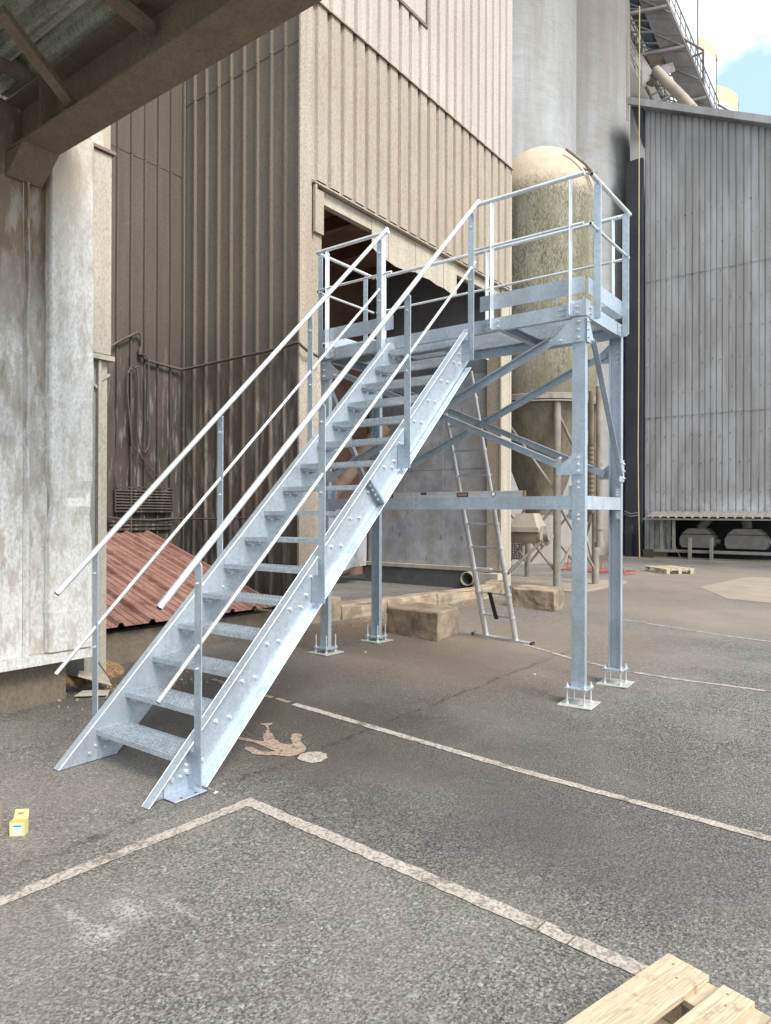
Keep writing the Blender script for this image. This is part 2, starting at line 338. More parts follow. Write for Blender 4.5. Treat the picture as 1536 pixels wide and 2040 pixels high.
# ------------------------------------------------------------------ mesh helpers
def V(*a): return Vector(a)
class MB:
    def __init__(s): s.v = []; s.f = []; s.sm = []
    def add(s, vs, fs, smooth=False):
        o = len(s.v); s.v += [tuple(x) for x in vs]; s.f += [tuple(i+o for i in f) for f in fs]; s.sm += [smooth]*len(fs); return s
    def box(s, a, b):
        (x0, y0, z0), (x1, y1, z1) = [min(p, q) for p, q in zip(a, b)], [max(p, q) for p, q in zip(a, b)]
        return s.add([(x0, y0, z0), (x1, y0, z0), (x1, y1, z0), (x0, y1, z0), (x0, y0, z1), (x1, y0, z1), (x1, y1, z1), (x0, y1, z1)],
                     [(0, 3, 2, 1), (4, 5, 6, 7), (0, 1, 5, 4), (1, 2, 6, 5), (2, 3, 7, 6), (3, 0, 4, 7)])
    def cbox(s, c, h, rot=None):
        p = [Vector((x*h[0], y*h[1], z*h[2])) for z in (-1, 1) for x, y in ((-1, -1), (1, -1), (1, 1), (-1, 1))]
        if rot is not None: p = [rot @ q for q in p]
        return s.add([q+Vector(c) for q in p], [(0, 3, 2, 1), (4, 5, 6, 7), (0, 1, 5, 4), (1, 2, 6, 5), (2, 3, 7, 6), (3, 0, 4, 7)])
    def prism(s, poly, ext):
        """poly: list of 3D points (planar), ext: extrusion vector"""
        n = len(poly); e = Vector(ext); P = [Vector(p) for p in poly]
        nm = Vector((0, 0, 0))
        for i in range(n): nm += P[i].cross(P[(i+1) % n])
        if nm.dot(e) > 0: P = P[::-1]
        return s.add(P+[p+e for p in P], [tuple(range(n)), tuple(range(2*n-1, n-1, -1))]+[(i, i+n, (i+1) % n+n, (i+1) % n) for i in range(n)])
    def cyl(s, a, b, r, n=12, r1=None, caps=True):
        a = Vector(a); b = Vector(b); d = (b-a).normalized(); r1 = r if r1 is None else r1
        x = d.orthogonal().normalized(); y = d.cross(x); o = []
        for c, q in ((a, r), (b, r1)):
            o += [c+(x*math.cos(2*math.pi*i/n)+y*math.sin(2*math.pi*i/n))*q for i in range(n)]
        s.add(o, [(i, (i+1) % n, (i+1) % n+n, i+n) for i in range(n)], n > 6)
        if caps: s.add(o, [tuple(range(n-1, -1, -1)), tuple(range(n, 2*n))])
        return s
    def tube(s, pts, r, n=8):
        P = [Vector(p) for p in pts]; o = []; prev = None
        for i, p in enumerate(P):
            d = ((P[min(i+1, len(P)-1)]-P[max(i-1, 0)])).normalized()
            x = d.orthogonal().normalized() if prev is None else (prev-d*prev.dot(d)).normalized(); prev = x; y = d.cross(x)
            o += [p+(x*math.cos(2*math.pi*k/n)+y*math.sin(2*math.pi*k/n))*r for k in range(n)]
        fs = [(i*n+k, i*n+(k+1) % n, (i+1)*n+(k+1) % n, (i+1)*n+k) for i in range(len(P)-1) for k in range(n)]
        s.add(o, fs, True); s.add(o, [tuple(range(n-1, -1, -1)), tuple(range(len(o)-n, len(o)))]); return s
    def lathe(s, c, prof, n=48, a0=0, a1=2*math.pi, smooth=True):
        full = abs(a1-a0-2*math.pi) < 1e-6; m = n if full else n+1; o = []
        for r, z in prof: o += [(c[0]+r*math.cos(a0+(a1-a0)*i/n), c[1]+r*math.sin(a0+(a1-a0)*i/n), c[2]+z) for i in range(m)]
        fs = []
        for j in range(len(prof)-1):
            for i in range(n):
                k = (i+1) % m; fs.append((j*m+i, j*m+k, (j+1)*m+k, (j+1)*m+i))
        return s.add(o, fs, smooth)
    def bolt(s, c, ax, r=.011, h=.012):
        ax = Vector(ax).normalized(); c = Vector(c)
        s.cyl(c, c+ax*.004, r*1.35, 8); return s.cyl(c+ax*.003, c+ax*(.004+h), r, 6)
    def build(s, name, mat, parent=None, kind=None, label=None, weld=False):
        me = bpy.data.meshes.new(name); me.from_pydata(s.v, [], s.f); me.polygons.foreach_set('use_smooth', s.sm)
        me.materials.append(MAT[mat] if isinstance(mat, str) else mat); me.update()
        o = bpy.data.objects.new(name, me); col.objects.link(o)
        if parent is not None:
            o.parent = parent
            if parent.type == 'EMPTY' and any(parent.location): o.location = -parent.location
            elif parent.parent is None and parent.type != 'EMPTY': pass
        if kind: o['kind'] = kind
        if label: o['label'] = label
        return o
def bevel(o, wd=.01, seg=2):
    m = o.modifiers.new('bevel', 'BEVEL'); m.width = wd; m.segments = seg; m.limit_method = 'ANGLE'; return o
def thing(name, label, cat, group=None, loc=(0, 0, 0)):
    o = bpy.data.objects.new(name, None); col.objects.link(o); o.location = loc; o.empty_display_size = .1
    return tag(o, label, cat, group)
def tag(o, label, cat, group=None):
    o['label'] = label; o['category'] = cat
    if group: o['group'] = group
    return o
def ss(t): t = max(0, min(1, t)); return t*t*(3-2*t)
def gz(x, y):
    return -.03*(max(-3.3, min(.3, x))+1.1)*ss((y+3.2)/2.8)*(1-ss((y-4)/6))

# ------------------------------------------------------------------ ground
def axis_pts(fine0, fine1, step, far):
    a = []; x = fine0
    while x <= fine1+1e-6: a.append(x); x += step
    d = step; x = fine1
    while x < far: d *= 1.6; x += d; a.append(x)
    d = step; x = fine0; b = []
    while x > -far: d *= 1.6; x -= d; b.append(x)
    return b[::-1]+a
xs = axis_pts(-6, 5, .25, 600); ys = axis_pts(-7, 12, .25, 600)
g = MB(); g.add([(x, y, gz(x, y)) for y in ys for x in xs], [(j*len(xs)+i, j*len(xs)+i+1, (j+1)*len(xs)+i+1, (j+1)*len(xs)+i) for j in range(len(ys)-1) for i in range(len(xs)-1)], True)
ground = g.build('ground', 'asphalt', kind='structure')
def strip(pts, wd, name='painted_line', mat='paint', h=.004, jag=.010, gaps=()):
    """a worn painted line following points on the ground"""
    P = [Vector((x, y, 0)) for x, y in pts]; m = MB(); step = .035
    for a, b in zip(P[:-1], P[1:]):
        L = (b-a).length; d = (b-a)/L; nn = Vector((-d.y, d.x, 0)); n = max(2, int(L/step)); vs = []
        for i in range(n+1):
            c = a+d*(L*i/n)
            j1 = noise.noise(c*23)*jag+noise.noise(c*70)*jag*.6; j2 = noise.noise(c*23+Vector((9, 3, 2)))*jag+noise.noise(c*70+Vector((5, 1, 8)))*jag*.6
            for q in (c+nn*(wd/2+j1), c-nn*(wd/2+j2)): vs.append((q.x, q.y, gz(q.x, q.y)+h))
        fs = []
        for i in range(n):
            c = a+d*(L*(i+.5)/n)
            if any(g0 < (c.x if gaps and gaps[0][2] == 'x' else c.y) < g1 for g0, g1, _ in gaps): continue
            fs.append((2*i, 2*i+1, 2*i+3, 2*i+2))
        m.add(vs, fs)
    return m.build(name, mat, ground)
strip([(-1.93, -1.625), (1.71, -1.875), (4.4, -2.06)], .072)
strip([(-2.17, -1.605), (-1.99, -1.618)], .05, mat='paintdust', jag=.02)
strip([(-2.46, -1.60), (-2.21, -1.612)], .055, mat='paintdust', jag=.02)
strip([(-3.4, -1.50), (-2.62, -1.59)], .05, mat='paintdust', jag=.03, gaps=((-3.28, -3.1, 'x'), (-2.9, -2.82, 'x')))
strip([(-.77, -3.215), (1.10, -3.33)], .085)
strip([(1.108, -3.332), (1.235, -3.342)], .075, jag=.02)
strip([(1.242, -3.343), (3.4, -3.50)], .08)
strip([(-.728, -3.262), (-.79, -4.55), (-.86, -6.3)], .078)
strip([(-1.6, 2.10), (-.71, 1.70), (-.1, 1.575), (1.3, 1.61), (3.2, 1.58)], .055, jag=.03)
strip([(-1.4, 4.99), (.79, 4.57), (3.4, 4.15)], .06, jag=.03)
strip([(-3.4, 12.6), (-1.4, 12.2)], .06, jag=.03)
# worn painted pedestrian figure
def flat(name, polys, mat, h=.0042, parent=None):
    m = MB()
    for P in polys:
        Q = []
        for i, a in enumerate(P):
            b = P[(i+1) % len(P)]; a3 = Vector((*a, 0)); b3 = Vector((*b, 0)); k = max(1, int((b3-a3).length/.03))
            for t in range(k):
                c = a3.lerp(b3, t/k); c += Vector((noise.noise(c*31), noise.noise(c*31+Vector((4, 4, 4))), 0))*.010
                Q.append((c.x, c.y, gz(c.x, c.y)+h))
        m.add(Q, [tuple(range(len(Q)))])
    return m.build(name, mat, parent or ground)
def gp(*uv): return [tuple(at(u, v, Z=.004)[:2]) for u, v in uv]
def zf(l): return [(380+x/4.267, 1340+y/4.267) for x, y in l]
flat('painted_figure', [gp(*zf([(905, 730), (930, 690), (1010, 672), (1100, 672), (1155, 690), (1162, 720), (1110, 755), (1030, 766), (950, 752)]))], 'paint')
flat('painted_figure', [gp(*zf([(395, 545), (480, 560), (560, 580), (625, 585), (612, 525), (650, 512), (690, 520), (715, 570), (760, 600), (820, 612), (862, 610), (848, 560), (868, 522), (915, 515), (945, 530), (935, 580), (955, 610), (985, 640), (970, 668), (900, 700), (830, 712), (740, 702), (600, 700), (530, 690), (462, 650), (470, 628), (520, 632), (580, 665), (660, 675), (720, 668), (650, 640), (560, 600), (480, 585), (395, 572)]))], 'paintdust')
flat('painted_figure', [gp(*zf([(598, 438), (695, 432), (690, 450), (662, 456), (668, 512), (640, 512), (645, 478), (630, 455), (600, 450)]))], 'paintdust')

# ------------------------------------------------------------------ the galvanised access platform with its stair
L_, W_, H_ = 3.11, 1.0, 3.51
plat = thing('access_platform', 'new galvanised steel access platform with open stair, handrails and four bolted legs', 'access platform')
Zd = H_-.125
def upn(m, x0, x1, y_web, y_tip, z0, z1, t=.007):
    """vertical channel; web at y_web, flanges reach to y_tip"""
    sg = 1 if y_tip > y_web else -1
    m.box((x0, y_web, z0), (x1, y_web+sg*t, z1)); m.box((x0, y_web+sg*t, z0), (x0+.009, y_tip, z1)); m.box((x1-.009, y_web+sg*t, z0), (x1, y_tip, z1)); return m
legs = [(-.12, 0., .055), (-.12, W_, W_-.055), (-L_, 0., .055), (-L_, W_, W_-.055)]
bolts = MB()
for k, (x0, yw, yt) in enumerate(legs):
    c = upn(MB(), x0, x0+.12, yw, yt, .127, Zd-.002).build('column', 'galv', plat)
    cx, cy = x0+.06, (yw+yt)/2; g0 = gz(cx, cy)
    sk = R(4 if k < 2 else -3)
    rot = Matrix.Rotation(sk, 3, 'Z')
    bevel(MB().cbox((cx, cy, g0+.007), (.15, .15, .006), rot).build('base_plate', 'plate', c), .002, 1)
    bevel(MB().cbox((cx, cy, .119), (.1, .1, .0075)).build('mounting_plate', 'galv', c), .002, 1)
    top = .165 if k < 2 else .27
    for sx in (-1, 1):
        for sy in (-1, 1):
            q = MB(); p = V(cx+sx*.078, cy+sy*.078, 0)
            q.cyl(p+V(0, 0, g0+.012), p+V(0, 0, top), .0075, 8)
            q.cyl(p+V(0, 0, .127), p+V(0, 0, .131), .019, 10); q.cyl(p+V(0, 0, .131), p+V(0, 0, .146), .015, 6)
            q.cyl(p+V(0, 0, .096), p+V(0, 0, .1105), .015, 6); q.cyl(p+V(0, 0, g0+.013), p+V(0, 0, g0+.03), .016, 6)
            q.build('anchor_rod', 'tube', c)
# gusset plates, cross braces
def gusset(corner, dx, dz, y, s=.15, h=.22, th=.008):
    x, z = corner
    m = MB().prism([(x, y, z), (x, y, z-dz*h), (x-dx*s*1.55, y, z-dz*h), (x-dx*s*1.75, y, z-dz*(h-.05)), (x-dx*s*.75, y, z)][:5], (0, -th if y < .5 else th, 0))
    return m
ZT0, ZT1 = 1.689, 1.809
def angle(name, p, q, nrm, wd=.06, th=.006, lip=.055, lipside=1, mat='galv', cut=0):
    """L section: flat leg in the frame's plane, second leg standing off along nrm"""
    p, q, nrm = Vector(p), Vector(q), Vector(nrm); d = (q-p).normalized(); s_ = d.cross(nrm).normalized()
    m = MB(); a = p-s_*wd/2; b = p+s_*wd/2; m.prism([a, b, b+nrm*th, a+nrm*th], q-p)
    e = b if lipside > 0 else a
    if cut: e = a if a.z > b.z else b; lipside = 1 if e is b else -1
    e = e+d*cut; m.prism([e, e-s_*th*lipside, e-s_*th*lipside+nrm*lip, e+nrm*lip], q-p-d*2*cut)
    return m.build(name, mat, plat)
yF, yB = -.009, W_+.009
for (y, n_) in ((yF, -1), (yB, 1)):
    pts = dict(tr=(-.17, 3.25), bl=(-2.93, 2.06), br=(-.17, 2.045), tl=(-2.93, 3.25))
    o = .0125 if n_ < 0 else -.0125
    angle('brace', (pts['tr'][0], y+(.0 if n_ < 0 else o)+.0005, pts['tr'][1]), (pts['bl'][0], y+(.0 if n_ < 0 else o)+.0005, pts['bl'][1]), (0, -1, 0), cut=.16, lip=.06, wd=.065)
    angle('brace', (pts['br'][0], .062 if n_ < 0 else W_-.03, pts['br'][1]), (pts['tl'][0], .062 if n_ < 0 else W_-.03, pts['tl'][1]), (0, -1, 0), cut=.14, lip=.062, wd=.065)
    for (x, dx) in ((-.012, 1), (-L_+.012, -1)):
        for (z, dz) in ((Zd-.01, 1), (1.995, -1)):
            h = .215 if dz > 0 else .185
            poly = [(x, y, z), (x, y, z-dz*h), (x-dx*.28, y, z-dz*(.245 if dz < 0 else .215)), (x-dx*.10, y, z)] if dz > 0 else \
                   [(x, y, z), (x, y, z+h), (x-dx*.09, y, z+h), (x-dx*.245, y, z+.05), (x-dx*.245, y, z)]
            if dz > 0: poly = [(x, y, z), (x, y, z-h), (x-dx*.26, y, z-h), (x-dx*.26, y, z-h+.075), (x-dx*.10, y, z)]
            g_ = MB().prism(poly, (0, n_*.007, 0)).build('gusset_plate', 'galv', plat)
            for t in ((.035, .105, .175) if dz > 0 else (.03, .09, .15)): bolts.bolt((x-dx*.045, y+n_*.007, z-dz*t), (0, n_, 0))
            bolts.bolt((x-dx*.21, y+n_*(.007 if dz < 0 else .012), z-dz*(h-.035)), (0, n_, 0))
for (X, n_) in ((.009, 1), (-L_-.009, -1)):
    angle('brace', (X, .13, 3.19), (X, .86, 2.03), (n_, 0, 0), lipside=1 if n_ > 0 else -1, lip=.05)
    for (y, dy, z, dz) in ((.005, -1, Zd-.01, 1), (W_-.005, 1, 1.965, -1)):
        h = .215; s_ = [(X, y, z), (X, y, z-dz*h), (X, y-dy*.14, z-dz*h*1.05), (X, y-dy*.15, z-dz*h*.8), (X, y-dy*.035, z)]
        if dz < 0: s_ = [(X, y, z), (X, y, z+h), (X, y-dy*.03, z+h), (X, y-dy*.14, z+h*.25), (X, y-dy*.14, z)]
        MB().prism(s_, (n_*.007, 0, 0)).build('gusset_plate', 'galv', plat)
        for t in (.035, .105, .175): bolts.bolt((X+n_*.007, y-dy*.022, z-dz*t), (n_, 0, 0), .008)
        bolts.bolt((X+n_*.012, y-dy*.11, z-dz*(h-.03)), (n_, 0, 0), .009)
# tie beams (channels lying on edge)
def chan_x(x0, x1, yw, yt, z0, z1, t=.007):
    sg = 1 if yt > yw else -1; m = MB(); m.box((x0, yw, z0), (x1, yw+sg*t, z1)); m.box((x0, yw+sg*t, z1-.009), (x1, yt, z1)); m.box((x0, yw+sg*t, z0), (x1, yt, z0+.009)); return m
def chan_y(y0, y1, xw, xt, z0, z1, t=.007):
    sg = 1 if xt > xw else -1; m = MB(); m.box((xw, y0, z0), (xw+sg*t, y1, z1)); m.box((xw+sg*t, y0, z1-.009), (xt, y1, z1)); m.box((xw+sg*t, y0, z0), (xt, y1, z0+.009)); return m
chan_x(-L_+.122, -.122, .001, .056, ZT0, ZT1).build('tie_beam', 'galv', plat)
chan_y(.057, W_-.057, -.002, -.056, ZT0, ZT1).build('tie_beam', 'galv', plat)
chan_y(.057, W_-.057, -L_+.002, -L_+.056, ZT0, ZT1).build('tie_beam', 'galv', plat)
# cleats at the ends of the ties
for (x, y) in ((-.12, .06), (-L_+.12, .06)):
    for z in (ZT1+.002, ZT0-.092): MB().box((x-.002 if x > -1 else x+.002, y, z), (x-.055 if x > -1 else x+.055, y+.007, z+.09)).build('cleat', 'galv', plat)
for x in (-.065, -L_+.01):
    for z in (ZT1+.002, ZT0-.095):
        MB().box((x, W_-.062, z), (x+.055, W_-.056, z+.093)).build('cleat', 'galv', plat)
        for t in (.025, .05, .075): bolts.bolt((x+.028, W_-.062, z+t), (0, -1, 0), .009)
for x in (-.06, -L_+.06):
    for z in (2.0-.12, 1.93, 1.64, 1.60): bolts.bolt((x, 0, z), (0, -1, 0), .010)
    for z in (3.25, 3.2, 3.15): bolts.bolt((x+.01, W_-.009, z), (0, -1, 0), .010)
# deck frame
chan_x(-L_, 0, 0, .055, Zd, H_).build('edge_beam', 'galv', plat)
chan_x(-L_, 0, W_, W_-.055, Zd, H_).build('edge_beam', 'galv', plat)
chan_y(.0565, W_-.0565, 0, -.055, Zd, H_).build('edge_beam', 'galv', plat)
chan_y(.0565, W_-.0565, -L_, -L_+.055, Zd, H_).build('edge_beam', 'galv', plat)
for x in (-.88, -1.75, -2.45): chan_y(.058, W_-.058, x, x+.055, Zd+.008, H_-.036).build('joist', 'galv', plat)
# grating: bearing bars and cross bars as one mesh per panel
gm = MB()
for i in range(34): gm.box((-.030-i*.0303, .03, H_-.033), (-.0335-i*.0303, W_-.03, H_+.001))
for i in range(14): gm.box((-.03, .05+i*.069, H_-.012), (-1.035, .054+i*.069, H_-.001))
pan = gm.build('grating_panel', 'galv_dark', plat)
for k in (1, 2):
    c = pan.copy(); col.objects.link(c); c.parent = plat; c.location.x = -1.03*k
# splice angles and handrail feet at the corners
for x0, x1 in ((-.17, .006), (-L_-.006, -L_+.14)):
    MB().box((x0, -.009, Zd+.004), (x1, -.0015, H_+.022)).build('corner_plate', 'galv', plat)
for x in (-.15, -.12, -.155+.115): 
    for z in (3.42, 3.47): bolts.bolt((x if x < -.1 else -.045-.03, -.009, z), (0, -1, 0), .008)
for z in (3.42, 3.47):
    for x in (-.20, -.235, -.93-.02, -.93+.06, -1.0, -L_+.05, -L_+.09): bolts.bolt((x, -.001 if x < -.3 else -.002, z), (0, -1, 0), .008)
    for y in (.08, .1, .86): bolts.bolt((.008, y, z), (1, 0, 0), .007)
for (x0, y0, x1, y1) in ((.0015, -.006, .009, .10), (.0015, .83, .009, .92)):
    MB().box((x0, y0, Zd+.004), (x1, y1, H_+.022 if y0 < .5 else H_-.006)).build('corner_plate', 'galv', plat)
RT, RM = 4.615, 4.182
def tube(name, pts, r=.0205, n=16):
    o = MB().tube(pts, r, n).build(name, 'tube', plat)
    # dark open ends
    return o
def openend(p, d, r):
    p = Vector(p); d = Vector(d).normalized(); MB().cyl(p+d*.0005, p+d*.0016, r*.86, 14).build('tube_end', 'black', plat)
yR = -.045
def flatpost_x(x, y0, y1, ztop, zb=Zd+.0, foot=None):
    """flat bar facing +X / -X (for rails that run along X)"""
    m = MB(); c = .02; s_ = 1 if y0 < y1 else -1
    P = [(x, y0, zb+c), (x, y0+s_*c*.6, zb), (x, y1-s_*c*.6, zb), (x, y1, zb+c), (x, y1, ztop-c), (x, y1-s_*c, ztop), (x, y0+s_*c, ztop), (x, y0, ztop-c)]
    m.prism(P, (.008, 0, 0)); return bevel(m.build('rail_post', 'tube', plat), .0015, 1)
for x in (-.90, -.125, -2.985):
    flatpost_x(x, -.078, -.010, RT-.018)
    MB().box((x+.0085, -.016, Zd+.01), (x+.085, -.0095, H_-.008)).box((x+.0085, -.06, Zd+.01), (x+.0155, -.0165, H_-.008)).build('post_bracket', 'galv', plat)
    for z in (3.42, 3.47): bolts.bolt((x+.055, -.016, z), (0, -1, 0), .008)
flatpost_x(-2.19, -.078, -.010, RT-.018)
tube('handrail', [(-1.055, yR, RT), (.008, yR, RT)]); openend((-1.055, yR, RT), (-1, 0, 0), .0205)
tube('mid_rail', [(-1.15, yR, RM), (.0, yR, RM)], .0135, 12)
tube('handrail', [(-3.14, yR, RT), (-2.12, yR, RT)]); openend((-3.14, yR, RT), (-1, 0, 0), .0205)
tube('mid_rail', [(-3.13, yR, RM), (-2.08, yR, RM)], .0135, 12)
def flatpost_y(y, x0, x1, ztop, zb=Zd-.0, hook=True):
    m = MB(); c = .02; s_ = 1 if x1 > x0 else -1
    P = [(x0, y, zb+c*.4), (x0+s_*c*.4, y, zb), (x1-s_*c, y, zb), (x1, y, zb+c), (x1, y, ztop-c), (x1-s_*c, y, ztop), (x0+s_*c, y, ztop), (x0, y, ztop-c)]
    m.prism(P, (0, .008, 0)); return bevel(m.build('rail_post', 'galv', plat), .0015, 1)
for y in (.165, .93): flatpost_y(y, .012, .078, RT-.015)
tube('handrail', [(.048, .01, RT), (.048, 1.045, RT)]); openend((.048, .01, RT), (0, -1, 0), .0205)
tube('mid_rail', [(.048, -.01, RM-.005), (.048, 1.01, RM-.005)], .0135, 12); openend((.048, -.01, RM-.005), (0, -1, 0), .0135)
for y in (.03, .86): flatpost_y(y, -L_-.012, -L_-.078, RT-.015)
tube('handrail', [(-L_-.048, -.02, RT+.01), (-L_-.048, 1.03, RT+.01)]); openend((-L_-.048, -.02, RT+.01), (0, -1, 0), .0205)
tube('mid_rail', [(-L_-.048, -.01, RM), (-L_-.048, 1.03, RM)], .0135, 12); openend((-L_-.048, -.01, RM), (0, -1, 0), .0135)
for x in (-.12, -1.55, -3.0):
    m = MB(); m.box((x, W_+.010, Zd), (x+.008, W_+.078, RT-.018)); m.build('rail_post', 'tube', plat)
tube('handrail', [(-3.12, W_+.045, RT), (0.0, W_+.045, RT)]); tube('mid_rail', [(-3.12, W_+.045, RM), (0, W_+.045, RM)], .0135, 12)
# toe boards
for a, b in (((-1.045, -.008, 3.59), (-.004, -.003, 3.736)), ((-L_, -.008, 3.59), (-2.085, -.003, 3.736)), ((-L_+.02, W_+.003, 3.59), (-.02, W_+.008, 3.736)),
             ((.003, .05, 3.59), (.008, .96, 3.736)), ((-L_-.008, .02, 3.59), (-L_-.003, .98, 3.736))):
    MB().box(a, b).build('toe_board', 'galv', plat)
# stringers: channels with the flanges outward
SL = .972
def zl(y, off=0): return .249+.0045+(y+3.374)*SL+off*math.sqrt(1+SL*SL)
def stringer(xw, xt):
    """xw web face, xt flange tips"""
    dpt = .285; sg = 1 if xt > xw else -1; t = .007
    g0 = .004
    # outline in YZ
    def line(off): return lambda y: zl(y, -off)
    y_a = -3.374+(g0-.2535)/SL; kk = dpt*math.sqrt(1+SL*SL); y_b = y_a+kk/SL
    ytop = -.008
    top = [(y_a, g0), (-.115, zl(-.115)), (-.06, zl(-.115)+.005), (ytop, zl(-.115)-.05), (ytop, zl(ytop)-kk+.02), (y_b, g0)]
    m = MB().prism([(xw, y, z) for y, z in top], (-sg*t, 0, 0))
    e = .009*math.sqrt(1+SL*SL)
    m.prism([(xw, y_a, g0), (xw, y_a+e/SL, g0), (xw, -.115, zl(-.115)-e), (xw, -.115, zl(-.115))], (xt-xw, 0, 0))
    m.prism([(xw, y_b-e/SL, g0), (xw, y_b, g0), (xw, -.10, zl(-.10)-kk), (xw, -.10, zl(-.10)-kk+e)], (xt-xw, 0, 0))
    return bevel(m.build('stringer', 'galv', plat), .002, 1)
XR, XRt, XLw, XLt = -1.15, -1.085, -2.05, -2.112
sr = stringer(XR, XRt); sl = stringer(XLw, XLt)
# treads
tm = MB(); TW = XR-.008-(XLw+.008); dep = .245
tm.box((0, 0, -.034), (TW, .005, 0)); tm.box((0, dep-.004, -.034), (TW, dep, -.002))
tm.box((0, 0.006, -.036), (.005, dep-.005, 0)); tm.box((TW-.005, .006, -.036), (TW, dep-.005, 0))
nb = 26
for i in range(1, nb): tm.box((TW*i/nb-.0018, .006, -.028), (TW*i/nb+.0018, dep-.005, -.002))
for j in range(1, 7): tm.box((.006, dep*j/7-.0018, -.014), (TW-.006, dep*j/7+.0018, -.0025))
brks = []
for sx in (0, TW):
    s_ = 1 if sx == 0 else -1
    brks.append([(sx, .02, -.062), (sx+s_*.05, .02, -.062), (sx+s_*.05, .02, -.058), (sx+s_*.004, .02, -.058), (sx+s_*.004, .02, -.0365), (sx, .02, -.0365)])
t0 = None
for i in range(16):
    z = .204+.2085*i; y = -3.374+.2145*i
    if t0 is None:
        t0 = tm.build('tread', 'galv_dark', plat); bs_ = [MB().prism(P, (0, dep-.05, 0)).build('tread_bracket', 'galv', t0) for P in brks]; o = t0
    else:
        o = t0.copy(); col.objects.link(o); o.parent = plat; 
        for b0 in bs_: b = b0.copy(); col.objects.link(b); b.parent = o
    o.location = (XLw+.008, y, z)
    for sx, s_ in ((0, 1), (TW, -1)):
        for yy in (.06, dep-.08): bolts.bolt((XLw+.008+sx+s_*.028, y+yy, z-.062), (0, 0, -1), .010, .012)
    for xx, n_ in ((XR, 1), (XLw+.0, 1)):
        for yy in (.05, .16):
            dz = -.10-(.0 if yy < .1 else -.0)
            bolts.bolt((xx if n_ and xx == XR else xx+.0005, y+yy, z-.055 if yy < .1 else z-.052), (1, 0, 0), .011, .010)
# bolts near the left foot, foot bracket
for p in ((-3.42, .06), (-3.31, .075), (-3.2, .10)): bolts.bolt((XLw+.001, p[0], p[1]), (1, 0, 0), .011)
for xx in (XR, XLw):
    sg = 1 if xx == XR else -1
    fb = MB().box((xx+sg*.001, -3.49, .004), (xx+sg*.008, -3.27, .14)).box((xx+sg*.009, -3.49, .004), (xx+sg*.115, -3.27, .011))
    bevel(fb.build('foot_bracket', 'galv', plat), .002, 1)
    if sg > 0:
        for y in (-3.43, -3.33): MB().cyl((xx+.09, y, .0112), (xx+.09, y, .0116), .009, 10).build('bolt_hole', 'black', plat)
    for y, z in ((-3.44, .10), (-3.33, .115)): bolts.bolt((xx+sg*.008, y, z), (sg, 0, 0), .013)
# stair posts
for k, yp in enumerate((-3.325, -2.255, -1.21, -.17)):
    for sg, xw in ((1, XR), (-1, XLw)):
        zb = max(.04, zl(yp)-.335); zt = 1.114+(yp+3.59)*.9945-.018
        x1 = xw+sg*.13; x2 = xw+sg*.066; c = .02
        if k == 3: zb = 3.10
        P = [(xw+sg*.002, yp, zb), (x1, yp, zb), (x1, yp, zt-c), (x1-sg*c, yp, zt), (x2, yp, zt), (x2, yp, zb+.20), (xw+sg*.002, yp, zb+.20)]
        o = MB().prism(P, (0, .008, 0)).build('rail_post', 'galv', plat); bevel(o, .0015, 1)
        MB().box((xw+sg*.001, yp+.009, zb+.01), (xw+sg*.008, yp+.06, zb+.19)).build('post_bracket', 'galv', plat)
        zm = .592+(yp+3.59)*.99
        for z in (zm-.12, zm+.38): bolts.bolt((x1-sg*.035, yp, z), (0, -1, 0), .007)
        bolts.bolt((xw-.0+(0 if sg > 0 else .001), yp-.05, zb+.06), (1, 0, 0), .01)
for sg, xr in ((1, XR+.100), (-1, XLw-.100)):
    a = (xr, -3.59, 1.118); b = (xr, -.03, 4.655)
    tube('handrail', [a, b]); dd = (Vector(a)-Vector(b)); openend(a, dd, .0205); openend(b, -dd, .0205)
    a = (xr, -3.595, .597); b = (xr, -.09, 4.052)
    tube('mid_rail', [a, b], .0135, 12); openend(a, dd, .0135)
# splice plates half-way up
for sg, xw in ((1, XR), (-1, XLw)):
    yc = -1.655; zc = zl(yc); nrm = Vector((0, SL, -1)).normalized(); al = Vector((0, 1, SL)).normalized()
    for o_ in (-.0085, .0015):
        p0 = Vector((xw+sg*.001, yc, zc))+nrm*.012+al*o_; q = p0+nrm*.262
        MB().prism([p0, q, q+al*.007, p0+al*.007], (sg*.062, 0, 0)).build('splice_plate', 'galv', plat)
    for t in (.05, .10, .15, .20):
        c = Vector((xw+sg*.035, yc, zc))+nrm*(.012+t)-al*.0085; bolts.bolt(c, -al, .010)
bo = bolts.build('bolts', 'tube', plat, kind='stuff')

# ------------------------------------------------------------------ spirit level lying on the tie beam
lv = thing('spirit_level', 'long aluminium spirit level lying on the lower tie beam under the platform', 'spirit level')
zl0 = ZT1+.001
MB().box((-2.21, .012, zl0), (-.60, .036, zl0+.052)).build('body', 'alu', lv)
MB().box((-2.21, .010, zl0+.044), (-.60, .038, zl0+.054)).build('top_edge', 'alu', lv)
def vial(x0, x1, z0, z1):
    MB().box((x0, .009, zl0+z0), (x1, .0115, zl0+z1)).build('vial_frame', 'black', lv)
    MB().box((x0+.009, .0065, zl0+z0+.008), (x1-.009, .0085, zl0+z1-.008)).build('vial', 'amber', lv)
vial(-2.20, -2.09, .002, .046); vial(-1.31, -1.18, .001, .046); vial(-1.74, -1.67, .028, .052)
MB().cyl((-.903, .0115, zl0+.026), (-.903, .009, zl0+.026), .024, 20).build('vial_frame', 'black', lv)
MB().cyl((-.903, .0085, zl0+.026), (-.903, .007, zl0+.026), .018, 20).build('vial', 'white_label', lv)
MB().box((-.60, .009, zl0), (-.578, .039, zl0+.055)).build('end_cap', 'chutebrown', lv)

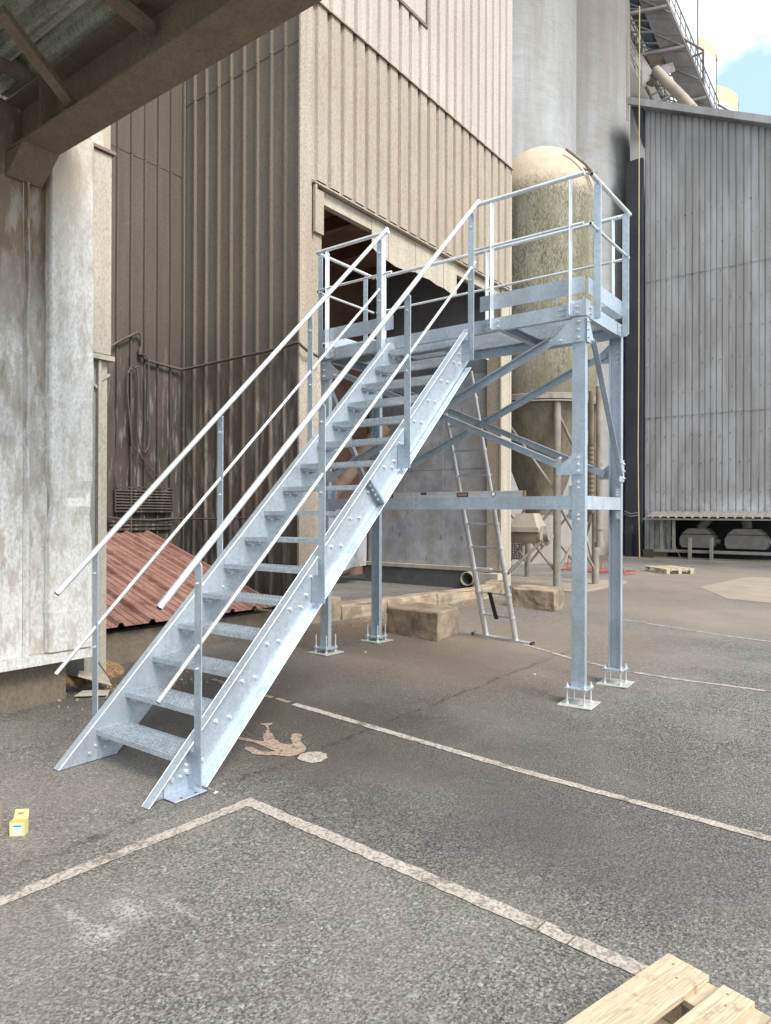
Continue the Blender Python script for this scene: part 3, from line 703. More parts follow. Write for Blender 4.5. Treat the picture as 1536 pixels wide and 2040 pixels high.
# ------------------------------------------------------------------ telescopic ladder leaning on the far side of the deck
ld = thing('telescopic_ladder', 'telescopic aluminium ladder leaning against the back of the platform, black strap on its lowest rungs', 'ladder')
fa = at(946, 1263, Z=.045); fb_ = at(1058, 1283, Z=.02)
bevel(MB().prism([fa+V(0, -.04, -.02), fa+V(0, .04, -.02), fa+V(0, .04, .02), fa+V(0, -.04, .02)], fb_-fa).build('foot_bar', 'alu', ld), .003, 1)
for e, s_ in ((fa, -1), (fb_, 1)):
    dd = (fb_-fa).normalized(); MB().prism([e+V(0, -.043, -.023), e+V(0, .043, -.023), e+V(0, .043, .023), e+V(0, -.043, .023)], dd*s_*.03).build('foot_cap', 'black_rubber', ld)
b0 = fa.lerp(fb_, .21)+V(0, 0, .01); b1 = fa.lerp(fb_, .74)+V(0, 0, .01)
t1 = at(936, 738, Y=1.13); t0_ = at(884, 775, Y=1.13)
t1 = V(-1.80, 1.13, 3.30); t0_ = V(-2.24, 1.13, 3.30)
nr = 11
for a, b in ((b0, t0_), (b1, t1)):
    rl = None
    for k in range(nr):
        p = a.lerp(b, k/nr); q = a.lerp(b, (k+1)/nr); r = .036-.0016*k
        m = MB().cyl(p, q, r, 16)
        if rl is None: rl = m.build('rail', 'alu', ld); first = rl
        else: m.build('rail', 'alu', ld)
        if k: 
            dd = (b-a).normalized(); MB().cyl(p-dd*.014, p+dd*.014, r+.009, 16).build('collar', 'alu', ld)
    MB().cyl(a-(b-a).normalized()*.0, a+(b-a).normalized()*.06, .034, 14).build('foot_socket', 'blue_plastic', ld)
for k in range(1, nr):
    p = b0.lerp(t0_, k/nr); q = b1.lerp(t1, k/nr); n_ = V(0, 0, 1)
    MB().prism([p+V(0, -.016, -.012), p+V(0, .016, -.012), p+V(0, .016, .012), p+V(0, -.016, .012)], q-p).build('rung', 'alu', ld)
pa = b0.lerp(t0_, 2/nr).lerp(b1.lerp(t1, 2/nr), .42); pb = b0.lerp(t0_, 1/nr).lerp(b1.lerp(t1, 1/nr), .52)
MB().prism([pa+V(-.028, -.022, .01), pa+V(.028, -.022, .01), pb+V(.03, -.024, -.04), pb+V(-.03, -.024, -.04)], (0, -.006, 0)).build('strap', 'black_rubber', ld)

# ------------------------------------------------------------------ corrugated sheets
def prof(width, period, style, ph=0):
    """front outline of a sheet as (u, depth) pairs"""
    P = []; u = 0; n = max(1, round(width/period)); p = width/n
    for i in range(n):
        if style == 'wide':    # broad crest, narrow trough
            P += [(u, 0), (u+p*.20, 0), (u+p*.27, .05), (u+p*.93, .05)]
        elif style == 'rib':   # flat pan with a narrow rib
            P += [(u, 0), (u+p*.84, 0), (u+p*.86, .042), (u+p*.95, .042)]
        elif style == 'deep':
            P += [(u, 0), (u+p*.35, 0), (u+p*.42, .08), (u+p*.90, .08)]
        elif style == 'fine':
            P += [(u, 0), (u+p*.14, 0), (u+p*.20, .04), (u+p*.94, .04)]
        elif style == 'roof':
            P += [(u, 0), (u+p*.28, 0), (u+p*.285, .009), (u+p*.30, .009), (u+p*.305, 0), (u+p*.55, 0), (u+p*.555, .009), (u+p*.57, .009), (u+p*.575, 0), (u+p*.76, 0), (u+p*.81, .045), (u+p*.91, .045)]
        u += p
    P.append((width, 0)); return P
def sheet(parent, mat, o, u, n, width, hgt, period, style, th=.004, name='cladding_sheet', vdir=(0, 0, 1), top=None, wob=0):
    """o lower corner, u direction across, n outward normal, vdir direction of the ribs; top(uu)->height"""
    o, u, n, vd = Vector(o), Vector(u), Vector(n), Vector(vdir); P = prof(width, period, style); N = len(P)
    hs = [hgt if top is None else top(a) for a, _ in P]
    seg = 6 if wob else 1; vs = []
    for j in range(seg+1):
        for (a, d), h in zip(P, hs):
            q = o+u*a+n*d+vd*(h*j/seg)
            if wob: q += n*(noise.noise(q*1.1)*wob)+u*(noise.noise(q*.9+V(5, 5, 5))*wob*.6)
            vs.append(q)
    nf = len(vs); vs += [q-n*th for q in vs]
    fs = []
    flip = u.cross(vd).dot(n) < 0
    def F(a, b, c, d): fs.append((d, c, b, a) if flip else (a, b, c, d))
    for j in range(seg):
        for i in range(N-1):
            a = j*N+i; F(a, a+1, a+1+N, a+N); F(a+nf, a+N+nf, a+1+N+nf, a+1+nf)
        a = j*N; F(a+nf, a, a+N, a+N+nf); a += N-1; F(a, a+nf, a+N+nf, a+N)
    for i in range(N-1):
        F(i+nf, i+1+nf, i+1, i); a = seg*N+i; F(a, a+1, a+1+nf, a+nf)
    return MB().add(vs, fs).build(name, mat, parent)

# ------------------------------------------------------------------ the big dusty building
XF, YA, YC = -4.6, 1.27, 7.66
bld = thing('mill_building', 'tall dust-covered beige mill building with ribbed cladding and a big open doorway behind the platform', 'industrial building')
# front with the doorway: lower row of sheets, drip flashing, upper row
n8 = 7; y0 = 1.42; wd = (YC-.10-y0)/n8
for i in range(n8):
    y = y0+i*wd
    sheet(bld, 'facade', (XF, y+.001, 6.44), (0, 1, 0), (1, 0, 0), wd-.002, 2.56, .277, 'wide', wob=.004)
    sheet(bld, 'facade_up', (XF+.012, y+.001, 9.03), (0, 1, 0), (1, 0, 0), wd-.002, 6.2, .277, 'wide', wob=.004)
MB().prism([(XF-.005, y0-.02, 9.075), (XF+.085, y0-.02, 9.0), (XF+.085, y0-.02, 8.985), (XF-.005, y0-.02, 9.03)], (0, YC-y0+.0, 0)).build('drip_flashing', 'facade', bld)
MB().prism([(XF-.005, y0-.02, 6.435), (XF+.075, y0-.02, 6.40), (XF+.075, y0-.02, 6.375), (XF-.005, y0-.02, 6.375)], (0, YC-y0-.05, 0)).build('lintel_flashing', 'post', bld)
MB().box((XF-.12, y0+.2, 6.18), (XF-.02, YC-.45, 6.372)).build('lintel', 'jamb', bld)
# hanging flap panels under the lintel
ypts = [2.84, 3.28, 3.66, 4.06, 4.52, 4.98, 5.44]; zb_ = [5.90, 5.80, 5.78, 5.84, 5.83, 5.80, 5.77]
for i in range(6):
    a, b = ypts[i]+.003, ypts[i+1]-.003
    MB().prism([(XF-.012+.004*(i % 2), a, 6.37), (XF-.012+.004*(i % 2), b, 6.37), (XF-.012+.004*(i % 2), b, zb_[i+1]), (XF-.012+.004*(i % 2), (a+b)/2, (zb_[i]+zb_[i+1])/2-.02), (XF-.012+.004*(i % 2), a, zb_[i])], (-.006, 0, 0)).build('flap_panel', 'jamb', bld)
bevel(MB().box((XF-.02, YA-.10, 0), (XF+.02, y0-.005, 15.2)).build('corner_post', 'post', bld), .006, 2)
MB().box((XF+.021, y0+.01, 5.68), (XF+.07, y0+.05, 6.36)).box((XF+.005, y0+.05, 5.70), (XF+.03, y0+.235, 6.33)).build('door_track_bracket', 'facade', bld)
MB().box((XF-.26, y0-.003, 0.0), (XF-.015, y0+.235, 6.3)).build('door_jamb', 'post', bld)
MB().box((XF-.03, YC-.44, .28), (XF+.01, YC-.0, 9.0)).build('corner_post', 'jamb', bld)
MB().box((XF+.011, YC-.09, .28), (XF+.022, YC-.01, 15)).build('corner_trim', 'facade_up', bld)
MB().box((XF-.34, YC-.42, .28), (XF-.031, YC-.10, 6.3)).build('door_jamb', 'post', bld)
# framed flat panel high on the front
MB().box((XF+.05, 2.7, 10.22), (XF+.062, 4.25, 15)).build('flat_panel', 'facade_up', bld)
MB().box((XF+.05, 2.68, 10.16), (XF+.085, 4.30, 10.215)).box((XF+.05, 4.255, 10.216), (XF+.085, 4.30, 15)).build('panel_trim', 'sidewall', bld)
# side wall facing the yard
XB = -7.3
k = 9; wdt = (XF-.25-XB)/k*1.0
nA = 3; wA = (XF-.03-XB-.02)/nA
for i in range(nA):
    for (z0, h, dz) in ((.0, 8.4, 0), (8.41, 6.8, .006)):
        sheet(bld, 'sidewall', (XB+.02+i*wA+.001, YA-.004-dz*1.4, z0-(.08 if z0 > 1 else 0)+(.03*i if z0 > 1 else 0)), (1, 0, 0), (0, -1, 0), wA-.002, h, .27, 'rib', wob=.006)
for i in range(5):
    y = YA-.03-(i+1)*.95
    sheet(bld, 'sidewall_shaded', (XB, y+.001, 0 if i != 1 and i != 0 else 0), (0, 1, 0), (1, 0, 0), .948, 7.2, .27, 'rib', wob=.012)
    sheet(bld, 'sidewall_shaded', (XB+.006, y+.001, 7.15), (0, 1, 0), (1, 0, 0), .948, 8.0, .27, 'rib', wob=.006)
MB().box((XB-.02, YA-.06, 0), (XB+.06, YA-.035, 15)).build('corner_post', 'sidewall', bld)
# louvre grille low on that wall
gr_ = MB(); gr_.box((XB+.045, -.02, 1.68), (XB+.07, .0, 2.02)).box((XB+.045, .99, 1.68), (XB+.07, 1.01, 2.02)).box((XB+.045, -.02, 2.021), (XB+.075, 1.01, 2.045)).box((XB+.045, -.02, 1.655), (XB+.09, 1.01, 1.679))
grl = gr_.build('louvre_grille', 'sidewall_shaded', bld)
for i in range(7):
    z = 1.70+i*.045; MB().prism([(XB+.045, .002, z+.03), (XB+.05, .002, z+.034), (XB+.078, .002, z+.004), (XB+.072, .002, z)], (0, .986, 0)).build('slat', 'sidewall_shaded', grl)
for z in (1.38, 1.44, 1.50): MB().box((XB+.04, -.1, z), (XB+.06, 1.02, z+.035)).build('slat', 'sidewall_shaded', grl)
# shell, roof and inside of the building
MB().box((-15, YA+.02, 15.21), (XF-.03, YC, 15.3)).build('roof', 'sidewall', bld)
MB().box((-13, YA+.01, 0), (XF-.03-.25, YA+.06, 15.2)).build('inner_wall', 'rustwall', bld)
MB().box((XF-.09, YA+.07, 6.45), (XF-.03, YC-.02, 15.2)).build('inner_wall', 'rustwall', bld)
MB().box((-8.30, YA+.07, .2), (-8.24, YC, 9)).build('inner_wall', 'rustwall', bld)
MB().box((-8.2, 7.33, 4.7), (XF-.05, 7.38, 9)).build('inner_wall', 'innerdark', bld)
MB().box((-8.2, YA+.08, 7.2), (XF-.1, 7.3, 7.28)).build('inner_ceiling', 'rustwall', bld)
for y in (2.6, 3.9, 5.2, 6.5): MB().box((-8.2, y, 6.95), (XF-.13, y+.12, 7.19)).build('ceiling_beam', 'rustwall', bld)
MB().box((-13, YC-.05, 0), (XF-.05, YC, 15.2)).build('far_side_wall', 'facade_up', bld)
for i, (a, b) in enumerate(((-8.2, -7.1), (-7.1, -6.05), (-6.05, XF-.34))):
    for (z0, z1) in ((.50, 2.62), (2.62, 4.69)):
        p = MB().box((a+.004, 7.30, z0+.004), (b-.004, 7.325, z1-.004)).build('metal_panel', 'metalpanel', bld); bevel(p, .003, 1)
rv = MB()
for x in (-7.16, -7.04, -6.11, -5.99, -5.1):
    z = .7
    while z < 4.6: rv.bolt((x, 7.30, z), (0, -1, 0), .010, .004); z += .42
rv.build('rivets', 'metalpanel', bld, kind='stuff')
MB().box((-8.2, 7.12, .42), (XF-.2, 7.299, .50)).build('ledge', 'ledge', bld)
MB().box((-8.2, 7.15, .0), (XF-.55, 7.28, .419)).build('plinth', 'plinth', bld)
MB().box((XF-.54, 7.0, .12), (XF+.05, 7.60, .40)).build('concrete_pad', 'ledge', bld)
MB().cyl(at(765, 850, Y=6.6), at(640, 1010, Y=5.4), .20, 20).build('inner_chute', 'chutebrown', bld)
MB().prism([at(640, 1000, Y=5.6), at(716, 1040, Y=6.3), at(714, 1128, Y=6.3), at(700, 1130, Y=6.2), at(640, 1160, Y=5.6)], (-.02, .3, 0)).build('inner_hopper', 'metalpanel', bld)
inner = MB().box((-8.24, YA+.07, -.05), (-4.5, 7.149, .03)).build('inner_floor', 'innerfloor', kind='structure')
# drain pipe through the plinth
dp = MB().lathe((0, 0, 0), [(.125, 0), (.15, 0), (.15, .5), (.125, .5), (.125, 0)], 24)
dpo = dp.build('drain_pipe', 'tanksteel'); dpo.rotation_euler = (R(90), 0, 0); dpo.location = (-5.25, 7.28, .28)
dpo.rotation_euler = (R(90), 0, R(10)); tag(dpo, 'short round concrete drain pipe poking out beside the ladder at the doorway', 'pipe')
# kerb stones in front of the doorway
kb = thing('kerb', 'crumbling sandy concrete kerb running along the doorway threshold', 'kerb')
kpts = [(-4.62, 1.22), (-4.47, 1.97), (-4.36, 2.95), (-4.22, 4.2), (-4.08, 5.5), (-4.2, 6.5), (-4.45, 7.2)]
for i, (a, b) in enumerate(zip(kpts[:-1], kpts[1:])):
    p = V(a[0], a[1], 0); q = V(b[0], b[1], 0); d = (q-p).normalized(); nn = V(-d.y, d.x, 0); h = (.42, .285, .27, .27, .26, .28)[i]
    m = MB(); a0 = p+d*.008; b0_ = q-d*.008; sx = 7; vs = []; w2 = .26+.04*(i % 3)
    m.prism([a0+V(0, 0, -.05), a0+nn*w2+V(0, 0, -.05), a0+nn*w2+V(0, 0, h), a0+nn*.02+V(0, 0, h), a0+V(0, 0, h-.03)], b0_-a0)
    o = m.build('kerb_stone', 'kerb', kb); bevel(o, .025, 2)
    sub = o.modifiers.new('s', 'SUBSURF'); sub.subdivision_type = 'SIMPLE'; sub.levels = sub.render_levels = 2
    tx = bpy.data.textures.new('rough_edge', 'CLOUDS'); tx.noise_scale = .11; dm = o.modifiers.new('d', 'DISPLACE'); dm.texture = tx; dm.strength = .05; dm.texture_coords = 'GLOBAL'
def block(label, p1, p2, p3, h, name='concrete_block'):
    """three ground corners: left, front, right"""
    a, b, c = [Vector((*p[:2], 0)) for p in (p1, p2, p3)]; d = a+(c-b); zb = min(gz(q.x, q.y) for q in (a, b, c, d))-.01
    m = MB().prism([q+V(0, 0, zb) for q in (a, b, c, d)], (0, 0, h+.01)); o = m.build(name, 'block'); bevel(o, .022, 3)
    s_ = o.modifiers.new('s', 'SUBSURF'); s_.subdivision_type = 'SIMPLE'; s_.levels = s_.render_levels = 4
    tx = bpy.data.textures.new('chipped', 'CLOUDS'); tx.noise_scale = .16; dm = o.modifiers.new('d', 'DISPLACE'); dm.texture = tx; dm.strength = .035; dm.texture_coords = 'GLOBAL'
    return tag(o, label, 'concrete block', 'loose concrete blocks by the ladder')
block('chipped brown concrete block on the ground between the back leg and the ladder', at(770, 1262, Z=.05), at(872, 1279, Z=.04), at(914, 1262, Z=.04), .36)
block('brown concrete block behind the ladder foot in front of the tank legs', at(1020, 1212, Z=.03), at(1105, 1221, Z=.02), at(1124, 1210, Z=.02), .34)

# pipes and hose on the side wall
def wtag(name, label, cat, m, mat='pipe'): return tag(m.build(name, mat), label, cat)
xw = XB+.075
wtag('wall_pipe', 'thin dusty pipe running round the corner of the dark ribbed wall', 'pipe',
     MB().tube([(xw, -.6, 3.72), (xw, .08, 4.25), (xw, .36, 4.42), (xw, .40, 4.40), (xw, .42, 4.33), (xw, .42, 4.08)], .02, 8).tube([(xw, .42, 4.08), (xw, .5, 4.02), (xw, .75, 4.00), (xw, 1.12, 3.98), (xw+.06, 1.18, 3.98), (-6.0, 1.18, 4.0), (-4.9, 1.18, 4.02), (-4.62, 1.12, 4.03), (-4.52, 1.08, 4.02), (-4.48, 1.2, 3.93), (-4.5, 1.5, 3.88)], .022, 8).cyl((xw, .40, 4.08), (xw, .40, 4.2), .035, 8))
hp = [at(275, 730, X=xw+.02), at(262, 735, X=xw+.02), at(255, 740, X=xw+.02), at(254, 780, X=xw+.02), at(258, 830, X=xw+.02), at(262, 885, X=xw+.02), at(290, 920, X=xw+.02), at(330, 970, X=xw+.02)]
hp2 = [at(255, 745, X=xw+.03), at(262, 728, X=xw+.03), at(272, 735, X=xw+.03), at(276, 760, X=xw+.03), at(274, 860, X=xw+.03), at(278, 890, X=xw+.03), at(288, 903, X=xw+.03), at(296, 890, X=xw+.03), at(299, 860, X=xw+.03), at(297, 800, X=xw+.03), at(296, 720, X=xw+.03), at(291, 708, X=xw+.03), at(282, 706, X=xw+.03)]
wtag('hanging_hose', 'looped hose hanging from the pipe tap on the dark ribbed wall', 'hose', MB().tube(hp, .012, 6).tube(hp2, .012, 6))
wtag('low_cable', 'sagging cable strung along the foot of the dark ribbed wall', 'cable', MB().tube([at(215, 1030, X=xw), at(250, 1035, X=xw), at(300, 1036, X=xw), at(352, 1033, X=xw), (-6.9, 1.17, 1.55), (-6.0, 1.17, 1.56), (-5.0, 1.17, 1.6)], .014, 6))
wtag('conduit_pipe', 'thin vertical conduit pipe down the dark ribbed wall', 'pipe', MB().tube([at(261, 700, X=xw), at(261, 900, X=xw), at(261, 1085, X=xw)], .012, 6))

# ------------------------------------------------------------------ left building with white dirty panels
lb = thing('white_shed', 'white metal shed streaked with brown dust, on a grey concrete base at the left edge', 'shed')
XW = -3.55
def wallpoly(pts, n, th, name, mat, par=lb): return MB().prism(pts, Vector(n)*th).build(name, mat, par)
# panels with big folds: outline in (y, x-offset)
def fold(name, mat, prof_, z0, z1, zt=None, rough=.0, par=lb, seg=14):
    m = MB(); vs = []; N = len(prof_)
    for j in range(seg+1):
        z = z0+(z1-z0)*j/seg
        for (y, dx) in prof_:
            wv = noise.noise(V(y*2.2, z*1.1, 3))*rough; vs.append((XW+dx+wv, y+noise.noise(V(y*1.3, z*1.5, 8))*rough*.8, z))
    nf = len(vs); vs += [(x-.006, y, z) for x, y, z in vs]
    fs = [(j*N+i, j*N+i+1, (j+1)*N+i+1, (j+1)*N+i) for j in range(seg) for i in range(N-1)]
    fs += [(d+nf, c+nf, b+nf, a+nf) for a, b, c, d in fs]
    for j in range(seg): fs += [(j*N, (j+1)*N, (j+1)*N+nf, j*N+nf), (j*N+N-1, j*N+N-1+nf, (j+1)*N+N-1+nf, (j+1)*N+N-1)]
    for i in range(N-1): fs += [(i, i+nf, i+1+nf, i+1)]
    return m.add(vs, fs).build(name, mat, par)
SHEETY = [(-3.135, .0), (-3.12, .035), (-3.105, .035), (-3.09, -.03), (-3.04, -.055), (-2.965, -.055), (-2.93, -.02)]
fold('wall_panel', 'whitewall', SHEETY, .455, 3.80, rough=.012); fold('wall_panel', 'whitewall', [(y, x-.008) for y, x in SHEETY], 3.79, 4.62, rough=.012)
yy = -3.14
for i in range(4):
    P = [(yy-.98, .0), (yy-.93, -.05), (yy-.70, -.055), (yy-.66, -.02), (yy-.62, -.02), (yy-.58, -.055), (yy-.26, -.05), (yy-.22, .0), (yy, .0)]
    fold('wall_panel', 'whitewall', P, .455, 3.80, rough=.01); fold('wall_panel', 'whitewall', [(y, x-.008) for y, x in P], 3.79, 4.95, rough=.01); yy -= .982
# dented corner flashing
def corner(z0, z1, name, dent, off=0):
    seg = 40; prof_ = [(-2.945, -.01), (-2.935, .045), (-2.925, .055), (-2.86, .055), (-2.80, .055), (-2.74, .055), (-2.68, .055), (-2.62, .055), (-2.565, .055), (-2.55, .045), (-2.55, -.12)]
    m = MB(); N = len(prof_); vs = []
    for j in range(seg+1):
        z = z0+(z1-z0)*j/seg
        for y, dx in prof_:
            q = V(XW+dx+off, y, z)
            if dent:
                q.x += -.055*math.exp(-((z-1.80-.10*(y+2.7))/.045)**2)*(1 if y > -2.93 else 0)*max(0, 1-abs(y+2.64)/.2)+.02*math.exp(-((z-1.72-.1*(y+2.7))/.05)**2)*max(0, 1-abs(y+2.64)/.2)
                q.y += (.035*noise.noise(V(0, z*2.1, 4))+.03*math.exp(-((z-1.75)/.15)**2)) if y < -2.9 else 0
                q.y -= .03*math.exp(-((z-1.62)/.20)**2) if y > -2.6 else 0
                q.x += .012*noise.noise(V(y*5, z*3, 1))
            vs.append(q)
    nf = len(vs); vs += [q-V(.005, .003, 0) for q in vs]
    fs = [(j*N+i, j*N+i+1, (j+1)*N+i+1, (j+1)*N+i) for j in range(seg) for i in range(N-1)]; fs += [(d+nf, c+nf, b+nf, a+nf) for a, b, c, d in fs]
    for i in range(N-1): fs += [(i, i+nf, i+1+nf, i+1), (seg*N+i+1, seg*N+i+1+nf, seg*N+i+nf, seg*N+i)]
    m.add(vs, fs, False); return m.build(name, 'whitecorner', lb)
corner(.80, 3.80, 'corner_flashing', True); corner(.47, .805, 'corner_flashing', False, .006); corner(3.79, 4.93, 'corner_flashing', False, -.006)
MB().box((XW-.12, -7.0, .375), (XW+.055, -2.50, .452)).build('sill', 'whitecorner', lb)
bevel(MB().box((-4.6, -7.0, -.1), (-3.66, -2.70, .372)).build('concrete_base', 'concrete', lb), .01, 1)
MB().box((-6.8, -2.62, .38), (XW-.08, -2.56, 4.9)).build('end_wall', 'casing', lb)
MB().box((-4.2, -7.2, 4.96), (XW-.06, -2.6, 5.0)).build('wall_top', 'canopy', lb)
MB().box((XW-.5, -3.40, 4.63), (XW-.062, -2.98, 4.95)).build('wall_top', 'whitewall', lb)
# casing column behind it
cs = thing('steel_casing', 'boxed grey steel duct casing with a ledge, rising behind the dented white corner', 'duct')
bevel(MB().box((-4.20, -2.42, 3.14), (-3.80, -2.195, 5.04)).build('upper_casing', 'casing', cs), .008, 2)
MB().box((-4.25, -2.44, 5.045), (-3.77, -2.17, 5.075)).build('cap', 'canopy', cs)
MB().box((-4.22, -2.40, 5.08), (-3.82, -2.20, 5.9)).build('top_box', 'whitecorner', cs)
MB().box((-4.22, -2.43, 3.085), (-3.78, -2.17, 3.13)).build('ledge', 'casing', cs)
MB().box((-4.18, -2.42, .1), (-3.86, -2.31, 3.08)).build('lower_casing', 'casing_low', cs)
MB().box((-3.85, -2.318, .1), (-3.81, -2.285, 3.08)).build('stanchion', 'casing', cs)
MB().box((-4.15, -2.285, .1), (-3.845, -2.21, 3.08)).build('lower_casing', 'casing', cs)
MB().cbox((-3.835, -2.24, 2.93), (.005, .06, .012), Matrix.Rotation(R(35), 3, 'X')).build('knee_brace', 'casing', cs)
MB().cbox((-3.835, -2.36, 2.86), (.005, .06, .012), Matrix.Rotation(R(-40), 3, 'X')).build('knee_brace', 'casing', cs)

# canopy ------------------------------------------------------------------
cn = thing('canopy_roof', 'dark steel canopy roof with heavy beam and corrugated sheets at the top left corner', 'canopy')
Yb0, Yb1, Zb = -3.29, -3.0, 4.55
bm_ = MB().box((XW+.02, Yb0, Zb), (.05, Yb1, Zb+.018)).box((XW-.2, (Yb0+Yb1)/2-.006, Zb+.019), (.05, (Yb0+Yb1)/2+.006, Zb+.40)).box((XW-.2, Yb0, Zb+.401), (.05, Yb1, Zb+.418)).build('beam', 'canopy', cn)
MB().prism([(XW+.02, Yb0, Zb-.012), (XW+.30, Yb0, Zb-.003), (XW+.02, Yb0, Zb-.19), (XW+.02, Yb0, Zb-.20)][:3]+[(XW+.0, Yb0, Zb-.19)], (0, Yb1-Yb0, 0)).build('haunch', 'canopy', cn)
for x in (-3.02, -.6): MB().box((x, Yb0+.01, Zb+.019), (x+.012, (Yb0+Yb1)/2-.007, Zb+.40)).build('stiffener', 'canopy', cn)
for x in (-3.22, -1.93, -.6): MB().box((x, -7.2, Zb+.425), (x+.07, Yb1+.2, Zb+.53)).build('purlin', 'canopy', cn)
p1 = at(10, 30, Z=4.93); p2 = at(150, 222, Z=4.57)
for i in range(8):
    o = sheet(cn, 'canopy_sheet', (XW-.1, -2.85-i*.55-.55, Zb+.58), (0, 1, 0), (0, 0, -1), .548, 1, .275, 'deep', vdir=(1, 0, 0), top=lambda a: 3.75, name='roof_sheet')
    for q in o.data.vertices: pass
# ties under the sheets
for a, b in ((at(0, 30, Z=4.78), at(148, 222, Z=4.60)), (at(180, -30, Z=4.9), at(300, 66, Z=4.80))):
    d = (b-a); MB().prism([a+V(-.05, 0, 0), a+V(.05, 0, 0), a+V(.05, 0, .05), a+V(-.05, 0, .05)], d).build('tie', 'canopy', cn)

# low red-roofed lean-to ------------------------------------------------------
rr = thing('red_lean_to', 'low lean-to with faded red ribbed metal roof on a concrete base against the dark wall', 'lean-to')
e0, e1 = V(-4.30, -1.72, .46), V(-4.30, .50, .44)
up_ = V(-3.0, .10, .90); wds = 3; wr = (e1-e0).length/wds; ud = (e1-e0).normalized(); vdn = up_.normalized(); nn_ = ud.cross(vdn)
if nn_.z < 0: nn_ = -nn_
for i in range(wds):
    sheet(rr, 'redroof', e0+ud*(wr*i), ud, nn_, wr+.02*(i < wds-1), up_.length, .37, 'roof', name='roof_sheet', vdir=vdn)
for i in range(1):
    sheet(rr, 'redroof', e0-ud*1.1, ud, nn_, 1.1, up_.length, .37, 'roof', name='roof_sheet', vdir=vdn)
bevel(MB().prism([(-4.42, -1.93, -.05), (-4.42, .48, -.05), (-4.42, .48, .36), (-4.42, -1.93, .38)], (-.2, 0, 0)).build('base_wall', 'concrete', rr), .012, 2)
MB().prism([(-4.63, -2.0, -.05), (-7.2, -2.0, -.05), (-7.2, -2.0, 1.2), (-4.63, -2.0, .42)], (0, .1, 0)).build('base_wall', 'dark', rr)
MB().prism([(-4.63, .38, -.05), (-7.2, .38, -.05), (-7.2, .38, 1.15), (-4.63, .38, .42)], (0, .1, 0)).build('base_wall', 'concrete', rr)
bevel(MB().box((-5.3, .52, -.05), (-4.55, 1.12, .26)).build('concrete_step', 'kerb', rr), .02, 2)

# soil heap and scraps at the foot of the white shed
hm = MB(); n_ = 26; vs = []
for j in range(n_+1):
    for i in range(n_+1):
        x = -5.0+1.15*i/n_; y = -2.75+1.0*j/n_; r = math.hypot((x+4.5)/.55, (y+2.2)/.5)
        z = max(0, 1-r)**.7*.24+noise.noise(V(x*7, y*7, 0))*.04*max(0, 1.2-r); vs.append((x, y, gz(x, y)-.012+max(-.01, z)))
hm.add(vs, [(j*(n_+1)+i, j*(n_+1)+i+1, (j+1)*(n_+1)+i+1, (j+1)*(n_+1)+i) for j in range(n_) for i in range(n_)], True)
so = hm.build('soil_heap', 'soil'); so['kind'] = 'stuff'; so['label'] = 'ochre soil and rubble heaped under the white shed corner'
pr = MB(); a = V(-3.63, -2.47, .36); b = V(-3.50, -2.30, gz(-3.5, -2.3)+.0)
wtag('bent_rod', 'thin rusty rod leaning under the sill of the white shed', 'metal rod', MB().tube([a, a.lerp(b, .5)+V(.01, 0, 0), b], .007, 6), 'pipe')
s1 = MB().prism([(-3.62, -2.62, .20), (-3.45, -2.40, .10), (-3.75, -2.25, .12), (-3.8, -2.5, .2)], (0, 0, -.006)).build('scrap_sheet', 'casing'); tag(s1, 'crumpled grey scrap sheet lying by the corner of the concrete base', 'scrap metal')
s2 = MB().prism([(-3.60, -2.66, .035), (-3.42, -2.45, .03), (-3.5, -2.38, .05), (-3.66, -2.55, .05)], (0, 0, -.008)).build('scrap_strip', 'ledge'); tag(s2, 'small pale scrap strip flat on the ground below the crumpled sheet', 'scrap metal')
rb = MB()
for i in range(420):
    u = random.random(); x = random.choice((-1, 1)); 
    if i < 230: px, py = random.gauss(-3.5, .22), random.gauss(-2.1, .35)
    else: px, py = random.gauss(-4.0, .16), random.uniform(1.0, 6.5)
    if px < -4.35 and py < 1: continue
    r = random.uniform(.004, .016); c = V(px, py, gz(px, py)+r*.4)
    rot = Matrix.Rotation(random.uniform(0, 6.28), 3, V(random.random(), random.random(), random.random()+.1).normalized())
    rb.cbox(c, (r, r*random.uniform(.5, 1), r*random.uniform(.4, .9)), rot)
ro = rb.build('loose_grit', 'block', kind='stuff'); ro['label'] = 'loose grit and small stones scattered along the walls'

